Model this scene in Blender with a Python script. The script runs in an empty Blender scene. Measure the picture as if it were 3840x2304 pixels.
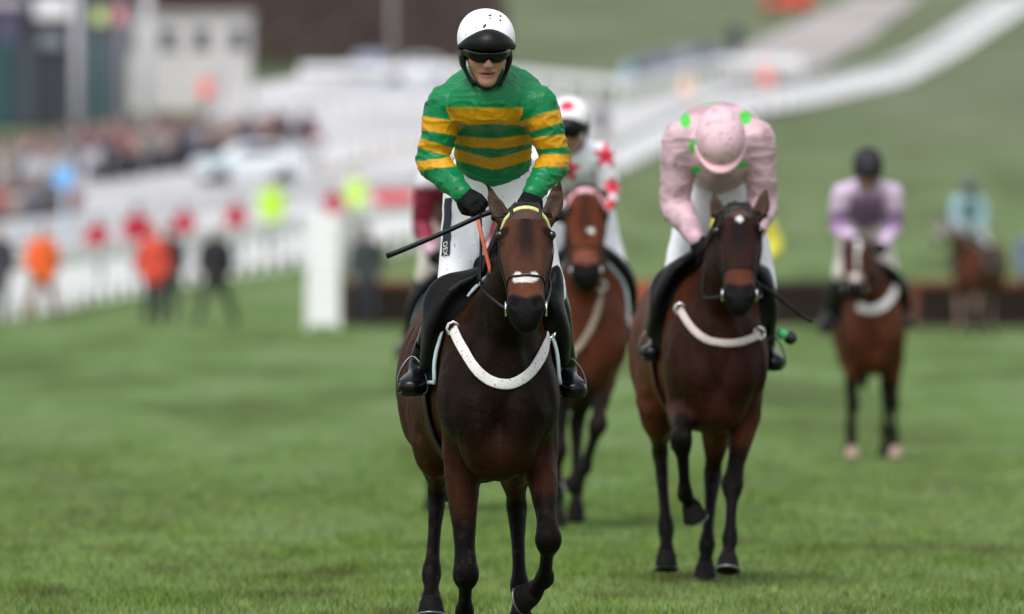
import bpy, bmesh, math, random
import numpy as np
from mathutils import Vector, Matrix
from mathutils.bvhtree import BVHTree

random.seed(7)
RNG = np.random.default_rng(11)
scene = bpy.context.scene
COL = scene.collection

# ------------------------------------------------------------------ camera, sky, sun, exposure
F = 42667.0            # focal length in photo pixels (400 mm lens on a 36 mm sensor, 3840 px wide)
HC = 1.6               # camera height above the turf
HOR = 964.0            # photo row of the eye-level line
DM = 46.9              # distance to the nearest horse

cam_d = bpy.data.cameras.new('camera')
cam_d.sensor_width = 36.0
cam_d.lens = 400.0
cam_d.clip_start = 0.5
cam_d.clip_end = 6000.0
cam_d.dof.use_dof = True
cam_d.dof.focus_distance = DM - 0.05
cam_d.dof.aperture_fstop = 3.5
cam_d.dof.aperture_blades = 0
cam = bpy.data.objects.new('camera', cam_d)
COL.objects.link(cam)
cam.location = (0, 0, HC)
cam.rotation_euler = (math.pi / 2 - math.atan((1152 - HOR) / F), 0, 0)
scene.camera = cam

SUN_EL, SUN_AZ = math.radians(58), math.radians(200)
world = bpy.data.worlds.new('World')
scene.world = world
world.use_nodes = True
wn, wl = world.node_tree.nodes, world.node_tree.links
sky = wn.new('ShaderNodeTexSky')
sky.sky_type = 'NISHITA'
sky.sun_disc = False
sky.sun_elevation = SUN_EL
sky.sun_rotation = SUN_AZ
sky.air_density = 1.0
sky.dust_density = 2.5
sky.ozone_density = 1.0
hsv = wn.new('ShaderNodeHueSaturation')      # overcast: the blue is washed out by cloud
hsv.inputs['Saturation'].default_value = 0.25
bg = wn['Background']
bg.inputs['Strength'].default_value = 0.13
wl.new(sky.outputs[0], hsv.inputs['Color'])
wl.new(hsv.outputs[0], bg.inputs['Color'])

sun_d = bpy.data.lights.new('sun', 'SUN')
sun_d.energy = 1.2
sun_d.angle = math.radians(30)
sun_d.color = (1.0, 0.98, 0.95)
sun = bpy.data.objects.new('sun', sun_d)
COL.objects.link(sun)
# the sun stands behind the photographer's left shoulder, high, behind cloud
sun.rotation_euler = (math.radians(32), 0, math.radians(-20))

scene.view_settings.view_transform = 'Standard'
scene.view_settings.look = 'None'
scene.view_settings.gamma = 1.0
scene.view_settings.exposure = 0.74
scene.view_settings.use_curve_mapping = False
scene.cycles.max_bounces = 6
scene.cycles.use_denoising = True

# ------------------------------------------------------------------ small helpers
def W(px, py, d):
    """world point of a photo pixel at distance d"""
    return np.array([(px - 1920.0) * d / F, d, HC - (py - HOR) * d / F])

def lin(r, g, b):
    f = lambda c: c / 12.92 if c <= 0.04045 else ((c + 0.055) / 1.055) ** 2.4
    return (f(r / 255.0), f(g / 255.0), f(b / 255.0))

_NT = RNG.random((32, 32, 32)).astype(np.float32)
def vnoise(p, freq=1.0):
    """value noise in 0..1, p is (n,3)"""
    q = np.asarray(p, dtype=np.float64) * freq
    i = np.floor(q).astype(int); f = q - i
    f = f * f * (3 - 2 * f)
    i &= 31; j = (i + 1) & 31
    x0, y0, z0 = i.T; x1, y1, z1 = j.T
    fx, fy, fz = f.T
    def L(a, b, t): return a + (b - a) * t
    return L(L(L(_NT[x0, y0, z0], _NT[x1, y0, z0], fx), L(_NT[x0, y1, z0], _NT[x1, y1, z0], fx), fy),
             L(L(_NT[x0, y0, z1], _NT[x1, y0, z1], fx), L(_NT[x0, y1, z1], _NT[x1, y1, z1], fx), fy), fz)

def sstep(a, b, x):
    t = np.clip((x - a) / (b - a), 0, 1)
    return t * t * (3 - 2 * t)

def mixc(c0, c1, t):
    return c0 + (np.asarray(c1) - c0) * np.asarray(t)[:, None]

# ------------------------------------------------------------------ materials
_mats = {}
def mat(name, col=(0.5, 0.5, 0.5), rough=0.6, metal=0.0, spec=0.4, noise=0.0, nscale=8.0, bump=0.0, bscale=60.0,
        attr=False, sheen=0.0, coat=0.0, stretch=(1, 1, 1)):
    if name in _mats: return _mats[name]
    m = bpy.data.materials.new(name); m.use_nodes = True
    nt = m.node_tree; b = nt.nodes['Principled BSDF']
    b.inputs['Roughness'].default_value = rough
    b.inputs['Metallic'].default_value = metal
    b.inputs['Specular IOR Level'].default_value = spec
    b.inputs['Sheen Weight'].default_value = sheen
    b.inputs['Coat Weight'].default_value = coat
    src = None
    tc = nt.nodes.new('ShaderNodeTexCoord')
    mp = nt.nodes.new('ShaderNodeMapping'); mp.inputs['Scale'].default_value = stretch
    nt.links.new(tc.outputs['Object'], mp.inputs['Vector'])
    if attr:
        a = nt.nodes.new('ShaderNodeAttribute'); a.attribute_name = 'Col'
        src = a.outputs['Color']
    else:
        rgb = nt.nodes.new('ShaderNodeRGB'); rgb.outputs[0].default_value = (*col, 1)
        src = rgb.outputs[0]
    if noise > 0:
        n = nt.nodes.new('ShaderNodeTexNoise'); n.inputs['Scale'].default_value = nscale
        n.inputs['Detail'].default_value = 5
        nt.links.new(mp.outputs[0], n.inputs['Vector'])
        mr = nt.nodes.new('ShaderNodeMapRange')
        mr.inputs['From Min'].default_value = 0.25; mr.inputs['From Max'].default_value = 0.75
        mr.inputs['To Min'].default_value = 1 - noise; mr.inputs['To Max'].default_value = 1 + noise
        nt.links.new(n.outputs['Fac'], mr.inputs['Value'])
        vm = nt.nodes.new('ShaderNodeVectorMath'); vm.operation = 'SCALE'
        nt.links.new(src, vm.inputs[0]); nt.links.new(mr.outputs[0], vm.inputs['Scale'])
        src = vm.outputs[0]
    nt.links.new(src, b.inputs['Base Color'])
    if bump > 0:
        n2 = nt.nodes.new('ShaderNodeTexNoise'); n2.inputs['Scale'].default_value = bscale
        n2.inputs['Detail'].default_value = 4
        nt.links.new(mp.outputs[0], n2.inputs['Vector'])
        bp = nt.nodes.new('ShaderNodeBump'); bp.inputs['Strength'].default_value = bump
        bp.inputs['Distance'].default_value = 0.01
        nt.links.new(n2.outputs['Fac'], bp.inputs['Height'])
        nt.links.new(bp.outputs[0], b.inputs['Normal'])
    _mats[name] = m
    return m

# ------------------------------------------------------------------ object helpers
def thing(name, label, cat, loc=(0, 0, 0), group=None, rz=0.0):
    o = bpy.data.objects.new(name, None)
    o.empty_display_size = 0.2
    COL.objects.link(o)
    o.location = loc; o.rotation_euler[2] = rz
    tag(o, label, cat, group)
    return o

def tag(o, label, cat, group=None, kind=None):
    if label: o['label'] = label
    if cat: o['category'] = cat
    if group: o['group'] = group
    if kind: o['kind'] = kind
    return o

def link(name, me, m, parent=None, loc=None):
    o = bpy.data.objects.new(name, me)
    COL.objects.link(o)
    if m is not None and not me.materials: me.materials.append(m)
    if parent is not None: o.parent = parent
    if loc is not None: o.location = loc
    return o

def np_mesh(name, V, Q, C=None, smooth=True):
    """mesh from numpy verts and equal-sided polygons, optional point colours"""
    me = bpy.data.meshes.new(name)
    V = np.asarray(V, np.float32); Q = np.asarray(Q, np.int32)
    n = Q.shape[1]
    me.vertices.add(len(V)); me.vertices.foreach_set('co', V.ravel())
    me.loops.add(Q.size); me.loops.foreach_set('vertex_index', Q.ravel())
    me.polygons.add(len(Q))
    me.polygons.foreach_set('loop_start', np.arange(0, Q.size, n, dtype=np.int32))
    me.polygons.foreach_set('loop_total', np.full(len(Q), n, np.int32))
    me.polygons.foreach_set('use_smooth', np.full(len(Q), smooth))
    me.update(calc_edges=True)
    me.validate()
    if C is not None:
        at = me.color_attributes.new('Col', 'FLOAT_COLOR', 'POINT')
        c4 = np.ones((len(V), 4), np.float32); c4[:, :3] = C
        at.data.foreach_set('color', c4.ravel())
    return me

# ------------------------------------------------------------------ smooth solids: signed distance shapes -> surface nets
def _cat(P, n):
    """Catmull-Rom subdivision of the rows of P"""
    P = np.asarray(P, float)
    if len(P) < 3 or n <= 1: return P
    E = np.vstack([2 * P[0] - P[1], P, 2 * P[-1] - P[-2]])
    out = []
    for i in range(1, len(E) - 2):
        a, b, c, d = E[i - 1], E[i], E[i + 1], E[i + 2]
        for t in np.arange(n) / n:
            out.append(0.5 * (2 * b + (c - a) * t + (2 * a - 5 * b + 4 * c - d) * t * t + (3 * b - a - 3 * c + d) * t ** 3))
    out.append(P[-1])
    return np.array(out)

def chain(pts, side=(1, 0, 0), k=0.03, op='u', sub=4, tag='', R=None, c=None, sc=1.0):
    """swept ellipse; pts rows: x,y,z,ru,rw"""
    P = np.array([list(q) + ([q[3]] if len(q) == 4 else []) for q in pts], float)
    side = np.array(side, float)
    if R is not None:
        P[:, :3] = (P[:, :3] * sc) @ R.T + np.array(c); P[:, 3:] *= sc; side = R @ side; k = k * sc
    P = _cat(P, sub); P[:, 3:] = np.maximum(P[:, 3:], 0.0015)
    return ['c', P, side, k, op, tag]

def ell(c0, r, k=0.03, op='u', tag='', rot=None, R=None, c=None, sc=1.0):
    M = np.eye(3) if rot is None else np.array(rot)
    c0 = np.array(c0, float); r = np.array(r, float)
    if R is not None:
        c0 = R @ (c0 * sc) + np.array(c); r = r * sc; M = R @ M; k = k * sc
    return ['e', c0, r, M, k, op, tag]

def rot_xyz(rx=0, ry=0, rz=0):
    return np.array(Matrix.Rotation(math.radians(rz), 3, 'Z') @ Matrix.Rotation(math.radians(ry), 3, 'Y') @ Matrix.Rotation(math.radians(rx), 3, 'X'))

def inflate(prims, d):
    out = []
    for p in prims:
        q = list(p)
        if q[0] == 'c': q[1] = q[1].copy(); q[1][:, 3:] += d
        else: q[2] = q[2] + d
        out.append(q)
    return out

def _bbox(p):
    if p[0] == 'c':
        r = p[1][:, 3:].max()
        return p[1][:, :3].min(0) - r, p[1][:, :3].max(0) + r
    r = p[2].max()
    return p[1] - r, p[1] + r

def _seg(P, A, B, side):
    """approx distance of points P (...,3) to an elliptical cone A->B"""
    a = B[:3] - A[:3]; L = np.linalg.norm(a)
    if L < 1e-6: a = np.array([0, 0, 1e-6]); L = 1e-6
    a = a / L
    u = side - side.dot(a) * a
    nu = np.linalg.norm(u)
    if nu < 1e-3:
        u = np.cross(a, [0.3, 0.5, 0.8]); nu = np.linalg.norm(u)
    u /= nu
    w = np.cross(a, u)
    q = P - A[:3].astype(np.float32)
    s = q @ a.astype(np.float32)
    t = np.clip(s / L, 0, 1)
    ru = A[3] + (B[3] - A[3]) * t; rw = A[4] + (B[4] - A[4]) * t
    rm = np.minimum(ru, rw)
    du = (q @ u.astype(np.float32)) / ru; dw = (q @ w.astype(np.float32)) / rw
    da = (s - t * L) / rm
    return (np.sqrt(du * du + dw * dw + da * da) - 1) * rm

def prim_dist(p, P):
    if p[0] == 'e':
        q = (P - p[1].astype(np.float32)) @ p[3].astype(np.float32)
        k = np.sqrt(((q / p[2].astype(np.float32)) ** 2).sum(-1))
        return (k - 1) * p[2].min()
    C = p[1]; D = np.full(P.shape[:-1], 9.0, np.float32)
    for i in range(len(C) - 1):
        D = np.minimum(D, _seg(P, C[i], C[i + 1], p[2]))
    return D

def smin(a, b, k):
    h = np.maximum(k - np.abs(a - b), 0) / k
    return np.minimum(a, b) - h * h * k * 0.25

def sdf_mesh(prims, h, planes=(), smooth=1):
    """prims blended in order; planes: (point, normal) keep the side the normal points away from"""
    lo = np.min([_bbox(p)[0] for p in prims if p[-2] == 'u'], 0) - 3 * h
    hi = np.max([_bbox(p)[1] for p in prims if p[-2] == 'u'], 0) + 3 * h
    n = np.ceil((hi - lo) / h).astype(int) + 1
    D = np.full(n, 1.0, np.float32)
    ax = [(lo[i] + h * np.arange(n[i])).astype(np.float32) for i in range(3)]
    def sl(a, b):
        i0 = np.clip(np.floor((a - lo) / h).astype(int), 0, n - 1); i1 = np.clip(np.ceil((b - lo) / h).astype(int) + 1, 1, n)
        return tuple(slice(x, y) for x, y in zip(i0, i1))
    def pts(s):
        return np.stack(np.meshgrid(ax[0][s[0]], ax[1][s[1]], ax[2][s[2]], indexing='ij'), -1)
    for p in prims:
        k = p[-3]
        m = k + 2.5 * h
        a, b = _bbox(p); s = sl(a - m, b + m)
        if p[0] == 'c':
            T = np.full(D[s].shape, 1.0, np.float32); C = p[1]
            off = [q.start for q in s]
            for i in range(len(C) - 1):
                r = C[i:i + 2, 3:].max() + m
                ss = sl(C[i:i + 2, :3].min(0) - r, C[i:i + 2, :3].max(0) + r)
                ls = tuple(slice(max(q.start - o, 0), q.stop - o) for q, o in zip(ss, off))
                sh = T[ls].shape
                if 0 in sh: continue
                ss = tuple(slice(o + q.start, o + q.start + z) for q, o, z in zip(ls, off, sh))
                T[ls] = np.minimum(T[ls], _seg(pts(ss), C[i], C[i + 1], p[2]))
        else:
            T = prim_dist(p, pts(s))
        if p[-2] == 'u': D[s] = smin(D[s], T, k)
        else: D[s] = -smin(-D[s], T, k)
    if planes:
        G = pts(tuple(slice(0, x) for x in n))
        for pt, nr, *kk in planes:
            pd = (G - np.array(pt, np.float32)) @ np.array(nr, np.float32)
            D = -smin(-D, -pd, kk[0]) if kk else np.maximum(D, pd)
    return nets(D, lo, h, smooth)

def nets(D, lo, h, smooth=1):
    S = D < 0
    c = np.zeros([x - 1 for x in D.shape], np.int8)
    for i in (0, 1):
        for j in (0, 1):
            for k in (0, 1):
                c += S[i:S.shape[0] - 1 + i, j:S.shape[1] - 1 + j, k:S.shape[2] - 1 + k]
    act = (c > 0) & (c < 8)
    ac = np.argwhere(act)
    idx = np.full(c.shape, -1, np.int32); idx[act] = np.arange(len(ac))
    offs = np.array([(i, j, k) for i in (0, 1) for j in (0, 1) for k in (0, 1)])
    vals = np.stack([D[tuple((ac + o).T)] for o in offs], 1)
    acc = np.zeros((len(ac), 3)); cnt = np.zeros(len(ac))
    for a in range(8):
        for b in range(a + 1, 8):
            if np.abs(offs[a] - offs[b]).sum() != 1: continue
            va, vb = vals[:, a], vals[:, b]
            m = (va < 0) != (vb < 0)
            t = va[m] / (va[m] - vb[m])
            acc[m] += offs[a] + (offs[b] - offs[a]) * t[:, None]; cnt[m] += 1
    V = lo + h * (ac + acc / cnt[:, None])
    quads = []
    for axn in range(3):
        o = [0, 0, 0]; o[axn] = 1
        A = S[tuple(slice(0, D.shape[i] - o[i]) for i in range(3))]
        B = S[tuple(slice(o[i], None) for i in range(3))]
        e = np.argwhere(A != B)
        b, c2 = (axn + 1) % 3, (axn + 2) % 3
        ok = (e[:, b] > 0) & (e[:, c2] > 0) & (e[:, b] < c.shape[b]) & (e[:, c2] < c.shape[c2])
        e = e[ok]
        flip = A[tuple(e.T)]
        def cell(db, dc):
            q = e.copy(); q[:, b] += db; q[:, c2] += dc
            return idx[tuple(q.T)]
        q = np.stack([cell(-1, -1), cell(0, -1), cell(0, 0), cell(-1, 0)], 1)
        q[~flip] = q[~flip][:, ::-1]
        quads.append(q)
    Q = np.vstack(quads)
    Q = Q[(Q >= 0).all(1)]
    for _ in range(smooth):
        acc = np.zeros_like(V); cn = np.zeros(len(V))
        for i in range(4):
            a, b = Q[:, i], Q[:, (i + 1) % 4]
            for x in range(3):
                acc[:, x] += np.bincount(a, V[b, x], len(V)) + np.bincount(b, V[a, x], len(V))
            cn += np.bincount(a, minlength=len(V)) + np.bincount(b, minlength=len(V))
        V = V * 0.45 + 0.55 * acc / np.maximum(cn, 1)[:, None]
    return V, Q

def vnormals(V, Q):
    n = np.cross(V[Q[:, 2]] - V[Q[:, 0]], V[Q[:, 3]] - V[Q[:, 1]])
    N = np.zeros_like(V)
    for i in range(4):
        for x in range(3): N[:, x] += np.bincount(Q[:, i], n[:, x], len(V))
    return N / np.maximum(np.linalg.norm(N, axis=1), 1e-9)[:, None]

# ------------------------------------------------------------------ tubes, ribbons, boxes
def tube(pts, r, n=8, sub=4, closed=False, flat=None):
    """round tube along a curve; r scalar or per point"""
    P = np.array(pts, float); rr = np.broadcast_to(np.asarray(r, float), (len(P),))
    Z = _cat(np.hstack([P, rr[:, None]]), sub)
    P, rr = Z[:, :3], np.maximum(Z[:, 3], 0.0005)
    T = np.gradient(P, axis=0); T /= np.maximum(np.linalg.norm(T, axis=1), 1e-9)[:, None]
    up = np.array([0.21, 0.13, 0.97])
    if abs(T[0].dot(up)) > 0.9: up = np.array([0.9, 0.3, 0.1])
    V = []
    u = np.cross(T[0], up)
    for i in range(len(P)):
        u = u - u.dot(T[i]) * T[i]; u /= max(np.linalg.norm(u), 1e-9)
        w = np.cross(T[i], u)
        for a in np.arange(n) * 2 * math.pi / n:
            V.append(P[i] + rr[i] * (u * math.cos(a) + w * math.sin(a)))
    Q = []
    m = len(P)
    for i in range(m - 1):
        for j in range(n):
            Q.append((i * n + j, i * n + (j + 1) % n, (i + 1) * n + (j + 1) % n, (i + 1) * n + j))
    me_faces = [q for q in Q] + [tuple(range(n))[::-1], tuple(range((m - 1) * n, m * n))]
    return V, me_faces

def py_mesh(name, V, Fs, smooth=True):
    me = bpy.data.meshes.new(name)
    me.from_pydata([tuple(map(float, v)) for v in V], [], [tuple(map(int, f)) for f in Fs])
    if smooth: me.polygons.foreach_set('use_smooth', [True] * len(me.polygons))
    me.update()
    return me

def merge(*parts):
    V, Fs = [], []
    for v, f in parts:
        o = len(V); V += list(v); Fs += [tuple(i + o for i in q) for q in f]
    return V, Fs

def ribbon(pts, nrm, width, thick, sub=4):
    """flat strap along pts with outward normals"""
    w = np.broadcast_to(np.asarray(width, float), (len(pts),))
    Z = _cat(np.hstack([np.array(pts, float), np.array(nrm, float), w[:, None]]), sub)
    P, N, w = Z[:, :3], Z[:, 3:6], Z[:, 6]
    N = N / np.linalg.norm(N, axis=1)[:, None]
    T = np.gradient(P, axis=0); T /= np.linalg.norm(T, axis=1)[:, None]
    S = np.cross(N, T); S /= np.linalg.norm(S, axis=1)[:, None]
    V, Fs = [], []
    prof = [(-0.5, 0.0), (-0.5, 0.7), (-0.4, 1.0), (0.4, 1.0), (0.5, 0.7), (0.5, 0.0)]
    n = len(prof)
    for i in range(len(P)):
        for a, b in prof: V.append(P[i] + S[i] * a * w[i] + N[i] * b * thick)
    for i in range(len(P) - 1):
        for j in range(n):
            Fs.append((i * n + j, (i + 1) * n + j, (i + 1) * n + (j + 1) % n, i * n + (j + 1) % n))
    Fs += [tuple(range(n)), tuple(range((len(P) - 1) * n, len(P) * n))[::-1]]
    return V, Fs

def box(x0, x1, y0, y1, z0, z1):
    V = [(x0, y0, z0), (x1, y0, z0), (x1, y1, z0), (x0, y1, z0), (x0, y0, z1), (x1, y0, z1), (x1, y1, z1), (x0, y1, z1)]
    return V, [(0, 3, 2, 1), (4, 5, 6, 7), (0, 1, 5, 4), (1, 2, 6, 5), (2, 3, 7, 6), (3, 0, 4, 7)]

def bevel_box(name, x0, x1, y0, y1, z0, z1, b=0.01):
    V, Fs = box(x0, x1, y0, y1, z0, z1)
    bm = bmesh.new()
    vs = [bm.verts.new(v) for v in V]
    for f in Fs: bm.faces.new([vs[i] for i in f])
    bmesh.ops.bevel(bm, geom=bm.edges[:], offset=b, segments=1, affect='EDGES')
    me = bpy.data.meshes.new(name); bm.to_mesh(me); bm.free()
    return me

# ------------------------------------------------------------------ horses
def fore_leg(T, E, K, Fe, C, g=1.0):
    T, E, K, Fe, C = [np.array(v, float) for v in (T, E, K, Fe, C)]
    m = lambda a, b, t: a + (b - a) * t
    rows = [(T, .085, .16), (E, .076, .105), (m(E, K, .3), .062, .08), (m(E, K, .72), .042, .052), (m(E, K, .9), .046, .05),
            (K, .053, .054), (m(K, Fe, .16), .042, .046), (m(K, Fe, .34), .028, .037), (m(K, Fe, .75), .027, .036), (Fe, .039, .043),
            (m(Fe, C, .5), .03, .034), (C, .042, .045)]
    return chain([(*p, a * g, b * g) for p, a, b in rows], k=.045, sub=3)

def hind_leg(H, S, K, Fe, C, g=1.0):
    H, S, K, Fe, C = [np.array(v, float) for v in (H, S, K, Fe, C)]
    m = lambda a, b, t: a + (b - a) * t
    rows = [(H, .125, .24), (S, .105, .17), (m(S, K, .45), .07, .10), (m(S, K, .82), .043, .058), (K, .046, .064), (m(K, Fe, .2), .036, .046),
            (m(K, Fe, .45), .028, .037), (m(K, Fe, .78), .028, .036), (Fe, .041, .044), (m(Fe, C, .5), .031, .034), (C, .044, .046)]
    return chain([(*p, a * g, b * g) for p, a, b in rows], k=.05, sub=3)

def hoof_mesh(C, axis, fwd, h=0.075, r0=.046, r1=.062):
    """truncated cone with a flat sole: C top centre, axis from coronet to sole"""
    a = np.array(axis, float); a /= np.linalg.norm(a)
    f = np.array(fwd, float); f = f - f.dot(a) * a; f /= np.linalg.norm(f)
    s = np.cross(a, f)
    V, Fs = [], []
    n = 16
    prof = [(-0.012, r0 * .92), (0.004, r0 * 1.06), (h * .55, (r0 + r1) * .5), (h * .93, r1), (h, r1 * .97)]
    for z, r in prof:
        for j in range(n):
            t = 2 * math.pi * j / n
            el = 1.12 if math.cos(t) > 0 else 0.88
            V.append(np.array(C) + a * (z - 0.004 * math.cos(t)) + f * (r * math.cos(t) * el + z * .25) + s * r * math.sin(t))
    for i in range(len(prof) - 1):
        for j in range(n):
            Fs.append((i * n + j, (i + 1) * n + j, (i + 1) * n + (j + 1) % n, i * n + (j + 1) % n))
    Fs += [tuple(range(n)), tuple(range((len(prof) - 1) * n, len(prof) * n))[::-1]]
    return V, Fs

M_COAT = mat('horse_coat', rough=.45, spec=.05, attr=True, noise=.3, nscale=18, bump=.55, bscale=170, stretch=(1, 1, .35))
M_HOOF = mat('hoof_horn', (.008, .0068, .0066), rough=.75, spec=.10, noise=.4, nscale=30, bump=.3, bscale=40)
M_SHOE = mat('horse_shoe', (.22, .22, .22), rough=.4, metal=.8)
M_HAIR = mat('horse_hair', (.008, .006, .006), rough=.5, bump=.6, bscale=120, stretch=(1, 1, .12))
M_EYE = mat('horse_eye', (.004, .003, .003), rough=.06, spec=.8)
M_LEATH = mat('black_leather', (.0040, .0040, .0048), rough=.42, spec=.14, noise=.3, nscale=25, bump=.25, bscale=90)
M_CLOTHB = mat('black_saddle_cloth', (.006, .0065, .009), rough=.75, spec=.2, noise=.25, nscale=20, bump=.3, bscale=150)
M_TRIM = mat('pale_trim', (.55, .66, .72), rough=.6, noise=.2, nscale=30)
M_STEEL = mat('bright_steel', (.75, .75, .76), rough=.18, metal=1.0)
M_IRON = mat('stirrup_alloy', (.10, .10, .11), rough=.3, metal=.9)
M_ORANGE = mat('orange_rein_rubber', (.50, .11, .05), rough=.6, noise=.2, nscale=40)

def white_web(name, col=(.72, .70, .68)):
    m = mat(name, col, rough=.8, noise=.1, nscale=60, bump=.5, bscale=220)
    nt = m.node_tree
    if 'mudmix' in nt.nodes: return m
    b = nt.nodes['Principled BSDF']
    src = b.inputs['Base Color'].links[0].from_socket
    n = nt.nodes.new('ShaderNodeTexNoise'); n.inputs['Scale'].default_value = 75; n.inputs['Detail'].default_value = 3
    tc = nt.nodes.new('ShaderNodeTexCoord'); nt.links.new(tc.outputs['Object'], n.inputs['Vector'])
    r = nt.nodes.new('ShaderNodeValToRGB'); r.color_ramp.elements[0].position = .60; r.color_ramp.elements[1].position = .72
    nt.links.new(n.outputs['Fac'], r.inputs['Fac'])
    mx = nt.nodes.new('ShaderNodeMix'); mx.data_type = 'RGBA'; mx.name = 'mudmix'
    nt.links.new(r.outputs[0], mx.inputs['Factor']); nt.links.new(src, mx.inputs[6])
    mx.inputs[7].default_value = (.12, .09, .07, 1)
    nt.links.new(mx.outputs[2], b.inputs['Base Color'])
    return m

def make_horse(name, label, loc, h=.009, dz=0.0, shift=-.13, poll=(.112, -.27, 1.76), pitch=40, roll=0, yaw=0, hscale=1.0, legs=None,
               coat=None, marks=(), ears=((-.165, -.02, .15), (.143, -.02, .15)), tack=None, detail=True, wide=1.0, legg=1.05):
    root = thing(name, label, 'horse', loc, 'racehorses coming up the turf')
    X = lambda y: shift * np.clip(y, 0, 2) / 1.4
    poll = np.array(poll, float)
    R = rot_xyz(-pitch, roll, yaw)
    hd = dict(R=R, c=poll, sc=hscale)
    T = [(.05, 1.02, .15, .22), (.20, 1.04, .215, .33), (.40, 1.06, .232, .395), (.62, 1.09, .245, .425), (.92, 1.08, .258, .405), (1.22, 1.11, .248, .37),
         (1.48, 1.155, .225, .33), (1.70, 1.13, .19, .28), (1.80, 1.08, .13, .19)]
    torso = chain([(X(y), y, z + dz, a * wide, b) for y, z, a, b in T], k=.05, sub=4, tag='torso')
    prims = [torso]
    prims.append(chain([(0, .34, 1.22 + dz, .17, .27), (poll[0] * .25, .14, 1.34 + dz, .135, .235), (poll[0] * .6, poll[1] * .35, 1.34 + dz + (poll[2] - 1.34 - dz) * .45, .105, .19),
                        (poll[0] * .9, poll[1] * .75 + .06, poll[2] - .13, .088, .145), (poll[0], poll[1] + .06, poll[2] - .04, .075, .105)], k=.06, sub=4, tag='neck'))
    # chest muscles, shoulders
    for s in (-1, 1):
        prims.append(ell((s * .088, -.03, .93 + dz), (.082, .085, .145), k=.016, rot=rot_xyz(0, s * 12)))
        prims.append(ell((s * .07, .0, 1.13 + dz), (.06, .08, .13), k=.03, rot=rot_xyz(0, s * -18)))
        prims.append(ell((s * .165, .13, 1.02 + dz), (.085, .15, .2), k=.05, rot=rot_xyz(-25)))
        prims.append(ell((s * .16, .4, 1.2 + dz), (.075, .16, .26), k=.05, rot=rot_xyz(-25)))
        prims.append(ell((X(1.45) + s * .125, 1.48, 1.04 + dz), (.145, .26, .30), k=.06))
    prims.append(ell((-.0, .05, .80 + dz), (.15, .14, .13), k=.04))
    for kind, J in legs:
        prims.append((fore_leg if kind == 'f' else hind_leg)(*J[:5], legg))
        if kind == 'h':
            K = np.array(J[2]); prims.append(ell(K + (0, .045, .03), (.026, .035, .05), k=.03))
    # head
    prims.append(chain([(0, .02, .0, .072, .075), (0, .012, -.09, .098, .105), (0, .01, -.16, .108, .115), (0, .008, -.26, .092, .098), (0, .0, -.36, .077, .077),
                        (0, -.004, -.45, .074, .068), (0, .0, -.515, .072, .062), (0, .006, -.548, .055, .05)], k=.03, sub=3, tag='head', **hd))
    for s in (-1, 1):
        prims.append(ell((s * .052, .062, -.20), (.043, .085, .115), k=.035, **hd))
        prims.append(ell((s * .090, -.052, -.145), (.027, .034, .034), k=.02, **hd))
        prims.append(ell((s * .06, -.05, -.26), (.014, .02, .1), k=.03, **hd))
        prims.append(ell((s * .048, -.035, -.495), (.031, .032, .045), k=.02, **hd))
        prims.append(ell((s * .047, -.070, -.505), (.017, .022, .026), k=.008, op='s', **hd))
    prims.append(ell((0, -.06, -.1), (.06, .05, .09), k=.05, **hd))
    prims.append(ell((0, .045, -.525), (.043, .036, .045), k=.02, **hd))
    for (ex, ey, ez), s in zip(ears, (-1, 1)):
        b = poll + np.array((s * .082 * hscale, 0.0, -.02)); t = poll + np.array((ex, ey, ez)) * (1, 1, 1)
        sd = np.cross(t - b, (0, -1, 0)); sd /= np.linalg.norm(sd)
        m1 = b + (t - b) * .42 + np.array((s * .008, 0, 0)); m2 = b + (t - b) * .75
        prims.append(chain([(*b, .034, .03), (*m1, .037, .023), (*m2, .021, .013), (*t, .004, .004)], side=sd, k=.02, sub=3, tag='ear'))
        fo = np.array((0, -.02, 0))
        prims.append(chain([(*(b + (t - b) * .2 + fo), .012, .014), (*(m1 + fo), .022, .014), (*(m2 + fo * .7), .010, .009), (*(b + (t - b) * .9 + fo * .3), .003, .003)], side=sd, k=.01, op='s', sub=3))
    V, Q = sdf_mesh(prims, h, smooth=2)
    if h < .02:      # muscle and hide relief
        Nn = vnormals(V, Q); q0 = ((V - poll) @ R) / hscale
        am = np.where((q0[:, 2] < .05) & (np.abs(q0[:, 0]) < .14) & (V[:, 1] < -.1), .35, 1.0) * sstep(.35, .7, V[:, 2])
        wv = V + .06 * np.stack([vnoise(V + 2, 5), vnoise(V + 4, 5), vnoise(V + 8, 5)], 1)
        V = V + Nn * (am * (.016 * (vnoise(wv * (1, .7, .6), 8) - .5) + .009 * (vnoise(wv * (1.2, 1, .7) + 7, 19) - .5) - .003 * np.maximum(0, 1 - np.abs(2 * vnoise(wv * (1, 1, .5) + 3, 7) - 1) * 8) + .002 * np.maximum(0, 1 - np.abs(2 * vnoise(wv * (1, 1, .6) + 17, 11) - 1) * 10)))[:, None]
    # coat colours
    c = dict(body=(.036, .013, .008), dark=(.011, .006, .005), leg=(.0042, .0033, .0032), face=(.066, .026, .016), nose=(.095, .034, .017), ear=(.075, .046, .036), kz=.46)
    c.update(coat or {})
    n1 = vnoise(V, 3.1); n2 = vnoise(V, 11.0)
    C = np.tile(np.array(c['body'], float), (len(V), 1))
    front = sstep(.42, -.05, V[:, 1] + .12 * (n1 - .5))
    front = front * (.35 + .65 * sstep(.72, .92, V[:, 2] + .08 * (n1 - .5)))
    C = mixc(C, c['dark'], np.clip(front * .95, 0, 1))                       # dark chest and neck, browner flanks
    C = mixc(C, np.array(c['body']) * 1.5, sstep(.5, .85, n1) * .35 * (1 - front))
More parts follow.
